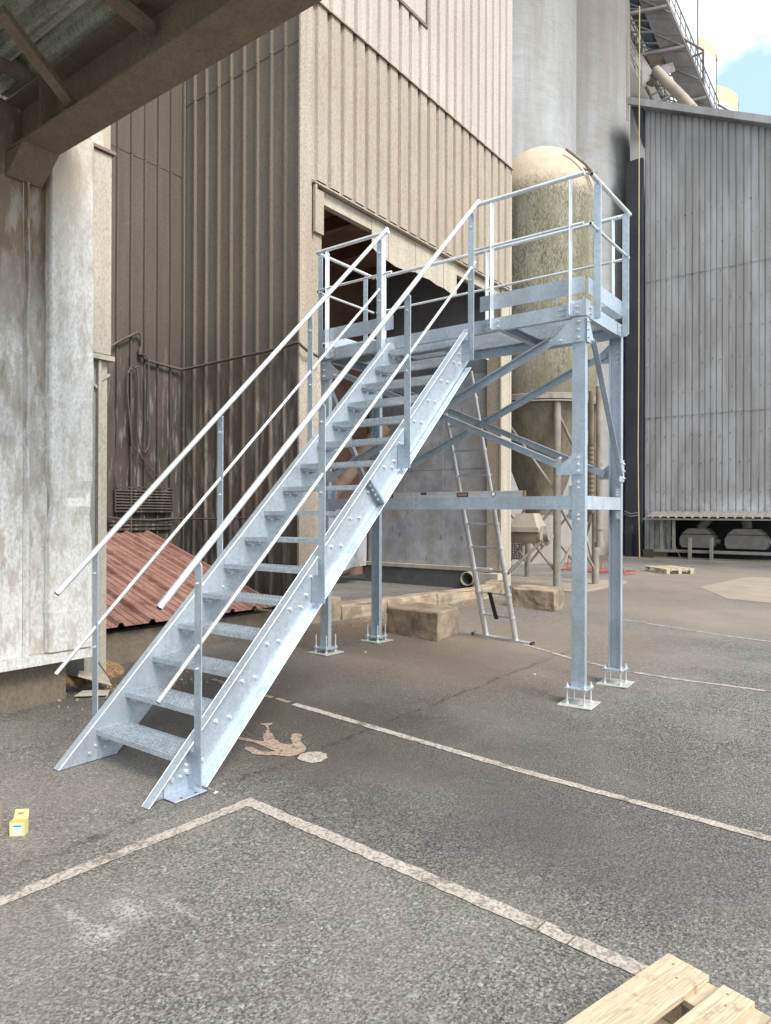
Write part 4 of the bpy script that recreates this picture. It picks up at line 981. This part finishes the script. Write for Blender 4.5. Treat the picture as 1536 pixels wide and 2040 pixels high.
# ------------------------------------------------------------------ tank on legs
TC = V(-4.74, 9.54, 0); TR = 1.27
tk = thing('domed_tank', 'mossy domed storage tank on six pipe legs with conical bottom behind the platform', 'tank')
MB().lathe(TC, [(TR, 4.3), (TR, 8.7)]+[(TR*math.cos(t*math.pi/24), 8.7+1.55*math.sin(t*math.pi/24)) for t in range(1, 13)], 64).build('shell', 'tank', tk)
MB().lathe(TC, [(TR, 4.18), (TR+.06, 4.18), (TR+.06, 4.30), (TR, 4.32)], 64, smooth=False).lathe(TC, [(TR, 4.12), (TR+.10, 4.12), (TR+.10, 4.15), (TR, 4.16)], 64, smooth=False).build('ring_beam', 'tanksteel', tk)
MB().lathe(TC, [(TR, 4.17), (.36, 1.75), (.36, 1.62)], 64).build('cone', 'tank', tk)
fa0 = math.atan2(-fw.y, -fw.x)
for k in range(6):
    a = fa0+R(3)+k*math.pi/3; p = TC+V(math.cos(a), math.sin(a), 0)*(TR-.02)
    MB().cyl(p, p+V(0, 0, 4.12), .082, 18).build('leg', 'tanksteel', tk)
    MB().box((p.x-.15, p.y-.15, 0), (p.x+.15, p.y+.15, .02)).build('foot_plate', 'tanksteel', tk)
    b = a+math.pi/3; q = TC+V(math.cos(b), math.sin(b), 0)*(TR-.02)
    for (z0, z1) in ((.35, 1.9), (1.9, .35), (3.9, 2.1)):
        MB().cyl(p+V(0, 0, z0), q+V(0, 0, z1), .032, 10).build('brace', 'tanksteel', tk)
MB().cyl(at(1062, 300, D=16.2), at(1190, 345, D=15.7), .03, 8).prism([at(1160, 345, D=15.7), at(1188, 340, D=15.7), at(1196, 362, D=15.7), at(1180, 352, D=15.7)], (.03, .03, .0)).build('top_strut', 'tanksteel', tk)
MB().tube([at(1128, 296, D=15.6), at(1165, 325, D=15.6), at(1196, 360, D=15.6)], .04, 8).build('fill_pipe', 'tanksteel', tk)
# rusty chain pipe and vertical drop pipes beside the tank
wtag('rusty_drop_pipe', 'rusty ribbed drop pipe hanging beside the tank legs', 'pipe', MB().tube([at(1178, 780, D=14.9), at(1177, 900, D=14.9), at(1176, 985, D=14.9), at(1172, 1040, D=15)], .06, 10).lathe(at(1177, 900, D=14.9), [(.06+.012*(i % 2), -1.3+i*.05) for i in range(30)], 12, smooth=False), 'chutebrown')
dpp = MB().cyl(at(1194, 770, D=14.6), at(1194, 1085, D=14.6), .072, 14).cyl(at(1194, 1080, D=14.6), at(1194, 1090, D=14.6), .1, 14).cyl(at(1194, 1055, D=14.6), at(1194, 1052, D=14.6), .09, 14)
wtag('grey_drop_pipe', 'short grey drop pipe ending in a flared mouth above the ground right of the tank', 'pipe', dpp, 'tanksteel')
# screw conveyor under the cone
sc = thing('screw_conveyor', 'dusty cream screw conveyor and outlet box below the tank cone', 'conveyor')
c0 = at(1050, 1040, D=15.4)
top_ = at(1050, 1022, D=15.4); 
def frust(c, a, b, h, name, mat, par, rot=0):
    m = MB(); r_ = Matrix.Rotation(rot, 3, 'Z'); P = [Vector(c)+r_@V(sx*w_[0], sy*w_[1], z) for w_, z in ((a, 0), (b, h)) for sx, sy in ((-1, -1), (1, -1), (1, 1), (-1, 1))]
    m.add(P, [(0, 3, 2, 1), (4, 5, 6, 7), (0, 1, 5, 4), (1, 2, 6, 5), (2, 3, 7, 6), (3, 0, 4, 7)]); return m.build(name, mat, par)
cb = at(1052, 1052, D=15.2)
frust(cb+V(0, 0, -.08), (.36, .26), (.36, .26), .1, 'flange', 'chute', sc); frust(cb+V(0, 0, .02), (.32, .24), (.2, .16), .30, 'outlet_box', 'chute', sc)
ax0 = at(985, 1066, D=16.0); ax1 = at(1080, 1068, D=15.0)
MB().cyl(ax0, ax1, .17, 20).build('screw_tube', 'chute', sc); MB().cyl(ax1, ax1+(ax1-ax0).normalized()*.10, .22, 20).cyl(ax1, ax1+(ax1-ax0).normalized()*.22, .11, 14).build('drive_end', 'tanksteel', sc)
MB().cyl(at(1083, 1075, D=14.9), at(1011, 1142, D=13.4), .035, 10).build('support_leg', 'pipe', sc)
vg = thing('vent_grille', 'small dark mesh vent grille low on the pale wall behind the screw conveyor', 'vent')
v0, v1 = at(1010, 1082, D=20.0), at(1035, 1110, D=20.0)

# ------------------------------------------------------------------ silos
def big_silo(x, y, r, h, lab, mat='silo'):
    t = thing('concrete_silo', lab, 'silo', 'grey concrete silos in a row')
    MB().lathe((x, y, 0), [(r, 0), (r, h)], 96).build('shell', mat, t)
    MB().lathe((x, y, h), [(r, 0), (r+.15, 0), (r+.15, .3), (0, .5)], 64).build('roof', mat, t); return t
big_silo(-10.2, 17.2, 3.0, 42, 'nearest grey concrete silo, right beside the beige mill building')
big_silo(-10.2, 23.2, 3.0, 42, 'second grey concrete silo, with the dark shaded flank beside the gap')
big_silo(-10.2, 29.2, 3.0, 42, 'third grey concrete silo, seen behind the conveyor gallery')
vb = at(1022, 1096, D=20.6)
MB().cbox(vb, (.03, .30, .28), Matrix.Rotation(yaw+R(90), 3, 'Z')).build('vent_back', 'black', vg)
vgm = MB()
for i in range(9):
    for ax in (0, 1):
        o_ = rt*(-.27+.0675*i) if ax == 0 else V(0, 0, -.27+.0675*i)
        c = vb-fw*.05+o_; vgm.cbox(c, (.005, .006, .28) if ax == 0 else (.006, .28, .005), Matrix.Rotation(yaw+R(90), 3, 'Z'))
vgm.build('mesh', 'tanksteel', vg)
# plant wall at the foot of the silos
bw = MB().box((-14, 17.6, 0), (-7.15, 17.75, 2.9)).build('plant_wall', 'whitecorner'); tag(bw, 'low pale plastered wall at the foot of the silos behind the tank', 'wall')
MB().box((-14, 17.45, 2.9), (-7.1, 17.8, 3.0)).build('coping', 'tanksteel', bw)
# dark wall in the gap, its unlit darkness put into the colour
dk = thing('dark_annex', 'black wall painted for the unlit gap between the silos and the grey shed', 'building')
MB().box((at(1247, 600, Y=21.9).x, 21.9, 0), (-6.155, 22.1, 15.6)).build('wall', 'dark', dk)
MB().box((-6.7, 21.6, 0.0), (-6.45, 21.89, 1.2)).build('plinth', 'dark', dk)
for z in (1.72, 1.62): MB().tube([(-6.8, 21.8, z+.05), (-6.5, 21.7, z-.06), (-6.2, 21.8, z)], .02, 6).build('cable', 'conveyor', dk)
MB().box((-6.8, 21.7, .85), (-6.4, 21.8, .95)).build('shelf', 'dark', dk)
# white silos beyond
def w_silo(x, y, lab, h=32.5):
    t = thing('white_silo', lab, 'silo', 'white silos with yellowed tops')
    MB().lathe((x, y, 0), [(3.3, 0), (3.3, h), (3.25, h+.05), (0, h+.3)], 72).build('shell', 'white_silo', t)
    d = (rt*3.42); p = V(x, y, 0)+d-fw*.4
    MB().box((p.x-.09, p.y-.09, 0), (p.x+.09, p.y+.09, h+.6)).build('rail_mast', 'conveyor', t)
    MB().box((p.x-.3, p.y-.12, h+.2), (p.x+.12, p.y+.12, h+.35)).build('mast_arm', 'conveyor', t)
w_silo(-11.1, 37.2, 'nearest white silo, its top out of view behind the conveyor gallery', 40); w_silo(-11.5, 44.06, 'middle white silo with yellow rim against the sky')
w_silo(-11.5, 51.5, 'farthest and lowest-looking white silo with yellow rim above the grey shed roof', 32.9)

# ------------------------------------------------------------------ conveyor gallery
cg = thing('conveyor_gallery', 'inclined steel conveyor gallery with walkway rails descending behind the grey shed', 'conveyor')
def GA(u, v, d=0): return at(u, v, D=d)
def dep(v): return 29.5+v*.014
def gpt(u, v): return at(u, v, D=dep(v))
def bar(a, b, r, name='member', mat='conveyor', n=6): return MB().cyl(a, b, r, n).build(name, mat, cg)
# main chords: traced along the incline, all real 3D members
chR0, chR1 = gpt(1312, -30), gpt(1432, 250)          # right lower chord
chM0, chM1 = gpt(1262, -30), gpt(1384, 250)          # middle chord
chL0, chL1 = gpt(1206, -30), gpt(1345, 250)          # left lower chord
thk = V(0, 0, .55)
n_seg = 9
for i in range(n_seg):
    a0, a1 = chM0.lerp(chM1, i/n_seg), chM0.lerp(chM1, (i+.96)/n_seg); b0_, b1_ = chR0.lerp(chR1, i/n_seg), chR0.lerp(chR1, (i+.96)/n_seg)
    MB().prism([a0, b0_, b1_, a1], (0, 0, .06)).build('soffit_panel', 'conveyor', cg)
for a, b in ((chR0, chR1), (chM0, chM1), (chL0, chL1)):
    d = b-a; s_ = rt
    MB().prism([a-s_*.06, a+s_*.06, a+s_*.06+V(0, 0, .22), a-s_*.06+V(0, 0, .22)], d).build('chord', 'conveyor', cg)
for a, b in ((chR0, chR1), (chL0, chL1)):
    bar(a+V(0, 0, 1.1), b+V(0, 0, 1.1), .03, 'hand_rail'); bar(a+V(0, 0, .65), b+V(0, 0, .65), .02, 'hand_rail')
    for i in range(13): p = a.lerp(b, i/12); bar(p, p+V(0, 0, 1.1), .024, 'rail_stanchion')
for i in range(14):
    a = chL0.lerp(chL1, i/13); b = chM0.lerp(chM1, i/13); bar(a, b, .045, 'cross_member')
for i in (1, 3, 5, 8, 10):
    a = chL0.lerp(chL1, i/13); b = chM0.lerp(chM1, (i+1)/13); bar(a, b, .03, 'diagonal')
for v in (20, 96, 200, 232):   # heavy transverse beams
    t_ = (v+30)/280; bar(chL0.lerp(chL1, t_)+V(0, 0, -.12), chR0.lerp(chR1, t_-.06)+V(0, 0, -.12), .09, 'transverse_beam')
for i in range(13):
    a = chL0.lerp(chL1, i/13); b = chL0.lerp(chL1, (i+1)/13); bar(a+V(0, 0, .2), b+V(0, 0, 1.1) if i % 2 else b+V(0, 0, .2), .024, 'diagonal')
    if i % 3 == 1: bar(chM0.lerp(chM1, i/13)+V(0, 0, -.05), chR0.lerp(chR1, (i+1.2)/13)+V(0, 0, -.05), .03, 'diagonal')
for i in range(6):
    t_ = .62+i*.065; bar(chL0.lerp(chL1, t_)+V(0, 0, -.9), chM0.lerp(chM1, t_-.03)+V(0, 0, -.5), .04, 'lower_cross_member')
bar(chL0.lerp(chL1, .55)+V(0, 0, -.9), chL1+V(0, 0, -.9), .07, 'lower_chord')
# blue belt underside between left and middle chord in the upper half
MB().prism([chL0.lerp(chM0, .3)+V(0, 0, .25), chM0+V(0, 0, .25), chM0.lerp(chM1, .47)+V(0, 0, .25), chL0.lerp(chL1, .47).lerp(chM0.lerp(chM1, .47), .3)+V(0, 0, .25)], (0, 0, .05)).build('belt_tray', 'conveyor_blue', cg)
MB().prism([gpt(1385, 250)+V(0, 0, .3), gpt(1262, -30)+V(0, 0, .3), gpt(1262, -30)+V(0, 0, .9), gpt(1385, 250)+V(0, 0, .9)], rt*.08).build('side_skirt', 'conveyor', cg)
# hopper and spout
hpt = [gpt(1284, 102), gpt(1322, 92), gpt(1332, 122), gpt(1316, 150), gpt(1304, 146)]
MB().prism(hpt, fw*.9).build('hopper', 'chute', cg)
sp = MB().tube([at(1306, 140, D=30.6), at(1330, 165, D=30.2), at(1360, 195, D=29.8), at(1400, 240, D=29.0)], .21, 16); sp.build('spout', 'chute', cg)
MB().cyl(at(1376, 216, D=29.45), at(1378.5, 219, D=29.4), .25, 16).build('spout_collar', 'chute', cg)
# small side landing
la, lb_, lc, ld_ = at(1253, 124, D=30.2), at(1278, 112, D=30.8), at(1303, 152, D=30.8), at(1279, 171, D=30.2)
MB().prism([la, lb_, lc, ld_], (0, 0, .12)).build('landing', 'conveyor', cg)
for p, q in ((la, lb_), (la, ld_)):
    for hh in (.5, 1.0): bar(p+V(0, 0, hh), q+V(0, 0, hh), .022, 'hand_rail')
for p in (la, lb_, ld_, la.lerp(lb_, .5), la.lerp(ld_, .5)): bar(p, p+V(0, 0, 1.0), .024, 'rail_stanchion')
MB().prism([at(1303, 140, D=30.9), at(1340, 128, D=30.9), at(1345, 142, D=30.9), at(1310, 156, D=30.9)], (0, 0, .1)).build('landing', 'conveyor', cg)
# right hand bracket frames
for (u, v) in ((1358, 75), (1430, 208)):
    p0, p1_, p2_ = gpt(u, v), gpt(u+43, v+25), gpt(u+43, v+105 if v < 100 else v+45)
    bar(p0, p1_, .05, 'bracket'); bar(p1_, p2_, .05, 'bracket'); bar(gpt(u+16, v+40), p1_+V(0, 0, -.1), .05, 'bracket')
# ladder cage against the second silo
lc_ = MB()
for u in (1248.5, 1251.5): lc_.cyl(at(u, 65, D=27.6), at(u, 240, D=27.6), .02, 6)
wtag('caged_ladder', 'narrow caged access ladder up the flank of the second grey silo', 'ladder', lc_, 'tanksteel')

# ------------------------------------------------------------------ grey shed on the right
sh = thing('grey_shed', 'tall grey ribbed metal shed with stained cladding and a low dark opening on the right', 'shed')
YS = 22.2; xs0 = -6.14
def ridge(x): return 17.53-(x-xs0)*.49
wS = 1.0
for i in range(9):
    x = xs0+i*wS
    for (z0, z1) in ((1.62 if i else .28, 5.44), (5.42, 10.78), (10.76, None)):
        if z1: sheet(sh, 'shed', (x+.002, YS-.014*(z0 > 5)-.014*(z0 > 10), z0), (1, 0, 0), (0, -1, 0), wS-.004, z1-z0, .25 if i % 2 else .2, 'fine', wob=.006)
        else: sheet(sh, 'shed', (x+.002, YS-.028, z0), (1, 0, 0), (0, -1, 0), wS-.004, 1, .25 if i % 2 else .2, 'fine', top=lambda a, x=x: ridge(x+a)-10.76, wob=.006)
MB().prism([(xs0-.55, YS-.45, ridge(xs0-.55)+.02), (3.2, YS-.45, ridge(3.2)+.02), (3.2, YS-.45, ridge(3.2)+.28), (xs0-.55, YS-.45, ridge(xs0-.55)+.30)], (0, .1, 0)).build('fascia', 'shed', sh)
MB().prism([(xs0-.5, YS-.34, ridge(xs0-.5)+.22), (3.2, YS-.34, ridge(3.2)+.22), (3.2, YS-.34, ridge(3.2)+.27), (xs0-.5, YS-.34, ridge(xs0-.5)+.27)], (0, 9, 0)).build('roof', 'shed', sh)
MB().prism([(xs0-.45, YS-.3, ridge(xs0-.45)+.0), (xs0, YS-.3, ridge(xs0)), (xs0, YS-.3, ridge(xs0)-1.5)], (0, .25, 0)).build('eaves_bracket', 'dark', sh)
MB().box((xs0+.01, YS+.05, .0), (xs0+.08, YS+9, 17)).build('side_wall', 'dark', sh)
MB().box((xs0, YS+1.6, 0), (3.2, YS+1.7, 3)).build('inner_wall', 'dark', sh)
MB().box((xs0+.09, YS+.03, 1.63), (3.2, YS+1.59, 1.7)).build('inner_ceiling', 'dark', sh)
# rivets on the cladding
rvs = MB()
for z in (2.5, 3.6, 4.6, 5.35, 6.3, 7.4, 8.5, 9.6, 10.7, 11.8, 13):
    for i in range(24):
        x = xs0+.15+i*.33+random.uniform(-.04, .04); zz = z+random.uniform(-.06, .06)+((i % 2)*.08)
        if zz < ridge(x)-.3 and random.random() < .8: rvs.cyl((x, YS-.03, zz), (x, YS-.075, zz), .024, 6)
rvs.build('rivets', 'conveyor', sh, kind='stuff')
# awning of small corrugated sheets over the opening
for i in range(6):
    sheet(sh, 'shedsteel', (-5.85+i*.85, YS-.06, 1.72), (1, 0, 0), (0, 0, 1), .848, 1, .28, 'wide', vdir=V(0, -1, -.22).normalized(), top=lambda a: .95, name='awning_sheet')
MB().box((-5.9, YS-1.03, 1.44), (-.7, YS-.98, 1.50)).build('awning_edge', 'shedsteel', sh)
for x in (-5.28, -4.85, -1.0): MB().box((x, YS-.95, .30), (x+.10, YS-.85, 1.44)).build('opening_post', 'shedsteel', sh)
MB().box((-5.5, YS-.96, .24), (3.2, YS-.80, .34)).build('sill_beam', 'shedsteel', sh)
MB().box((-5.5, YS-1.04, -.05), (3.2, YS-.97, .06)).build('kerb_beam', 'concrete', sh)
MB().box((xs0+.02, YS-.25, 0), (xs0+.9, YS-.04, .28)).build('plinth', 'concrete', sh)
MB().cyl((-5.2, YS-.7, 1.35), (-4.6, YS-.7, .0), .02, 6).build('stay_rod', 'shedsteel', sh)
for x0, fr in ((-4.60, True), (-3.05+.0, False)):
    mc = thing('sifter_machine', 'grey boxy sifter machine in the low shed opening, %s' % ('left one, behind pale legs' if fr else 'right one'), 'machine', 'sifter machines in the shed opening')
    yb = YS-.55; ww = 1.05 if fr else 1.2
    MB().prism([(x0, yb, .42), (x0+ww, yb, .42), (x0+ww+.08, yb, .55), (x0+ww+.08, yb, .78), (x0+ww, yb, .90), (x0, yb, .90), (x0-.08, yb, .78), (x0-.08, yb, .55)], (0, .7, 0)).build('body', 'shedsteel', mc)
    MB().prism([(x0, yb-.01, .93), (x0+ww, yb-.01, .93), (x0+ww-.22, yb-.01, 1.13), (x0+.22, yb-.01, 1.13)], (0, .7, 0)).build('lid', 'shedsteel', mc)
    MB().box((x0+.02, yb+.03, .902), (x0+ww-.02, yb+.6, .929)).build('gasket', 'dark', mc)
    MB().cyl((x0+ww*.5, yb+.4, 1.1), (x0+ww*.5+(.4 if fr else -.1), yb+.6, 1.62), .16, 12).build('inlet', 'shedsteel', mc)
    MB().cyl((x0+ww+.08, yb+.3, .66), (x0+ww+.22, yb+.3, .66), .09, 10).build('motor', 'shedsteel', mc)
fr = MB().box((-4.25, 21.1, 0), (-4.15, 21.2, .80)).box((-3.52, 21.1, 0), (-3.42, 21.2, .80)); tag(fr.build('leg_frame', 'shedsteel'), 'pair of pale steel legs standing in front of the left sifter machine', 'frame')
# rope
rp_ = MB().tube([at(1274, 12, Y=20.5), at(1273, 400, Y=20.2), at(1272.5, 700, Y=20.2), at(1271, 900, Y=20.2), at(1272, 1000, Y=20.2), at(1274, 1109, Y=20.4)], .02, 8)
wtag('yellow_rope', 'long yellow rope hanging from the conveyor gallery in front of the dark gap', 'rope', rp_, 'yellow_rope')

# ------------------------------------------------------------------ pallets
def plank(name, c, size, par, mat='wood', rot=0.):
    m = MB().cbox((0, 0, 0), (size[0]/2, size[1]/2, size[2]/2)); o = m.build(name, mat, par); o.location = Vector(c); o.rotation_euler = (0, 0, rot); return bevel(o, .002, 1)
def pallet(origin, ang, label, mat, rnd=0):
    t = thing('wooden_pallet', label, 'pallet', None, origin); t.rotation_euler = (0, 0, ang)
    # top deck boards run along local X
    ysb = [(-.36, .145), (-.19, .10), (0, .145), (.19, .10), (.36, .145)]
    for y, wd_ in ysb: plank('deck_board', (random.uniform(-.006, .006), y, .133), (1.2, wd_, .022), t, mat, random.uniform(-.01, .01)*rnd)
    for x in (-.53, 0, .53): plank('cross_board', (x, 0, .110), (.14, .8, .022), t, mat)
    for x in (-.53, 0, .53):
        for y in (-.35, 0, .35): plank('block', (x, y, .060), (.14, .10, .077), t, mat)
    for x in (-.53, 0, .53):
        for y, wd_ in ysb:
            for q in (-.025, .03):
                nl = MB().cyl((x+q, y+q*.8*(1 if wd_ > .12 else .5), .1435), (x+q, y+q*.8*(1 if wd_ > .12 else .5), .1452), .0042, 8).build('nail_head', 'chutebrown'); nl.parent = t
    for y in (-.35, 0, .35): plank('bottom_board', (0, y, .0105), (1.2, .10, .020), t, mat)
    return t
pallet((1.87, -4.13, 0), R(74.3), 'pale new wooden pallet cut off by the bottom right corner of the photo', 'wood', 1)
pallet((-3.25, 14.85, 0), R(-46), 'dusty wooden pallet lying far off in front of the grey shed', 'woodgrey')

# ------------------------------------------------------------------ red tubular frames on the ground
for k, (cx, cy, an) in enumerate(((-5.35, 13.6, .1), (-4.35, 13.3, -.15))):
    t = thing('red_barrier', ('red tubular barrier frame lying flat behind the tank legs' if k == 0 else 'red tubular barrier frame lying flat to the right, seen between the platform columns'), 'barrier', 'red tubular frames on the ground', (cx, cy, .06)); t.rotation_euler = (0, 0, an)
    def rbx(name, a, b, r=.018):
        o = MB().cyl(a, b, r, 8).build(name, 'red_paint'); o.parent = t; return o
    for y in (-.35, 0, .35): rbx('long_tube', (-.55, y, 0), (.55, y, .03))
    for x in (-.55, -.2, .2, .55): rbx('short_tube', (x, -.35, 0), (x, .35, .0))
    rbx('upright', (.5, -.3, 0), (.5, -.3, .14)); rbx('upright', (-.5, .3, 0), (-.45, .3, .32))

# ------------------------------------------------------------------ small cartons at the left edge
def carton(name, label, c, w, d, h, ang, mat, kids=True):
    t = thing(name, label, 'box', None, c); t.rotation_euler = (0, 0, ang)
    def P(n, m, mt=mat):
        o = m.build(n, mt); o.parent = t; return o
    e = .0015
    P('box_wall', MB().box((-w/2, -d/2, 0), (w/2, -d/2+e, h))); P('box_wall', MB().box((-w/2, d/2-e, 0), (w/2, d/2, h)))
    P('box_wall', MB().box((-w/2, -d/2+e, 0), (-w/2+e, d/2-e, h*1.02))); P('box_wall', MB().box((w/2-e, -d/2+e, 0), (w/2, d/2-e, h*1.08)))
    P('box_floor', MB().box((-w/2+e, -d/2+e, 0.001), (w/2-e, d/2-e, .003)))
    if kids:
        P('lid_flap', MB().prism([(-w/2, d/2, h), (w/2, d/2, h), (w/2-.002, d/2+.012, h+d*1.0), (-w/2+.004, d/2+.012, h+d*.97)], (0, e, 0)))
        P('lid_tab', MB().prism([(-w*.18, d/2+.010, h+d*.99), (w*.24, d/2+.010, h+d*.99), (w*.22, d/2-.006, h+d*.80), (-w*.17, d/2-.006, h+d*.80)], (0, -e, 0)))
        P('label', MB().box((-w*.31, -d/2-.0008, h*.08), (w*.31, -d/2-.0001, h*.86)), 'white_label')
        P('label_band', MB().box((-w*.28, -d/2-.0016, h*.66), (w*.29, -d/2-.0009, h*.80)), 'blue_ink')
        for x0, x1, z0, z1 in ((-.1, .12, .18, .28), (-.06, .06, .42, .50), (.14, .24, .40, .52)): P('label_print', MB().box((x0*w, -d/2-.0016, z0*h), (x1*w, -d/2-.0009, z1*h)), 'grey_ink')
    return t
bc = at(29, 1665, Z=0)
carton('small_carton', 'open yellow carton with white and blue label on the asphalt at the left edge', (bc.x, bc.y+.022, .0), .074, .045, .070, R(41), 'yellow_card')
b2 = at(-36, 1650, Z=0)
MBb = carton('brown_carton', 'plain brown cardboard box cut off by the left edge beside the yellow carton', (b2.x, b2.y, .0), .14, .12, .11, R(20), 'brown_card', False)
# small litter: white chips and a bit of red string on the asphalt
for k, (u, v, c_, nm) in enumerate(((728, 1308, 'white_label', 'paper_scrap'), (1330, 1236, 'red_paint', 'red_string'), (430, 1580, 'white_label', 'paper_scrap'), (1065, 1342, 'white_label', 'paper_scrap'))):
    p = at(u, v, Z=.0); p.z = gz(p.x, p.y)+.004
    o = MB().cbox(p, (.013, .008, .002), Matrix.Rotation(k, 3, 'Z')).build(nm, c_)
    tag(o, ('tiny white scrap on the asphalt under the middle of the platform', 'short bit of red string on the asphalt right of the platform legs', 'tiny white scrap beside the stair foot bracket', 'tiny white scrap in front of the right platform leg')[k], 'litter')
# white board resting on the deck corner
bd = MB().prism([(-3.08, .12, H_+.004), (-2.42, .05, H_+.004), (-2.35, .55, H_+.004), (-3.0, .7, H_+.004)], (0, 0, .035)); tag(bd.build('white_board', 'white_label'), 'white board lying on the left end of the platform deck', 'board')

cp = flat('concrete_patch', [[(-1.55, 11.0), (-1.2, 14.6), (1.5, 14.9), (7, 15.2), (7, 8.2), (1.0, 8.6), (-.6, 9.0)]], 'patch', .0046)
tp = bevel(MB().box((-5.9, 8.0, -.05), (-3.15, 10.9, .05)).build('tank_pad', 'patch', kind='structure'), .015, 2)
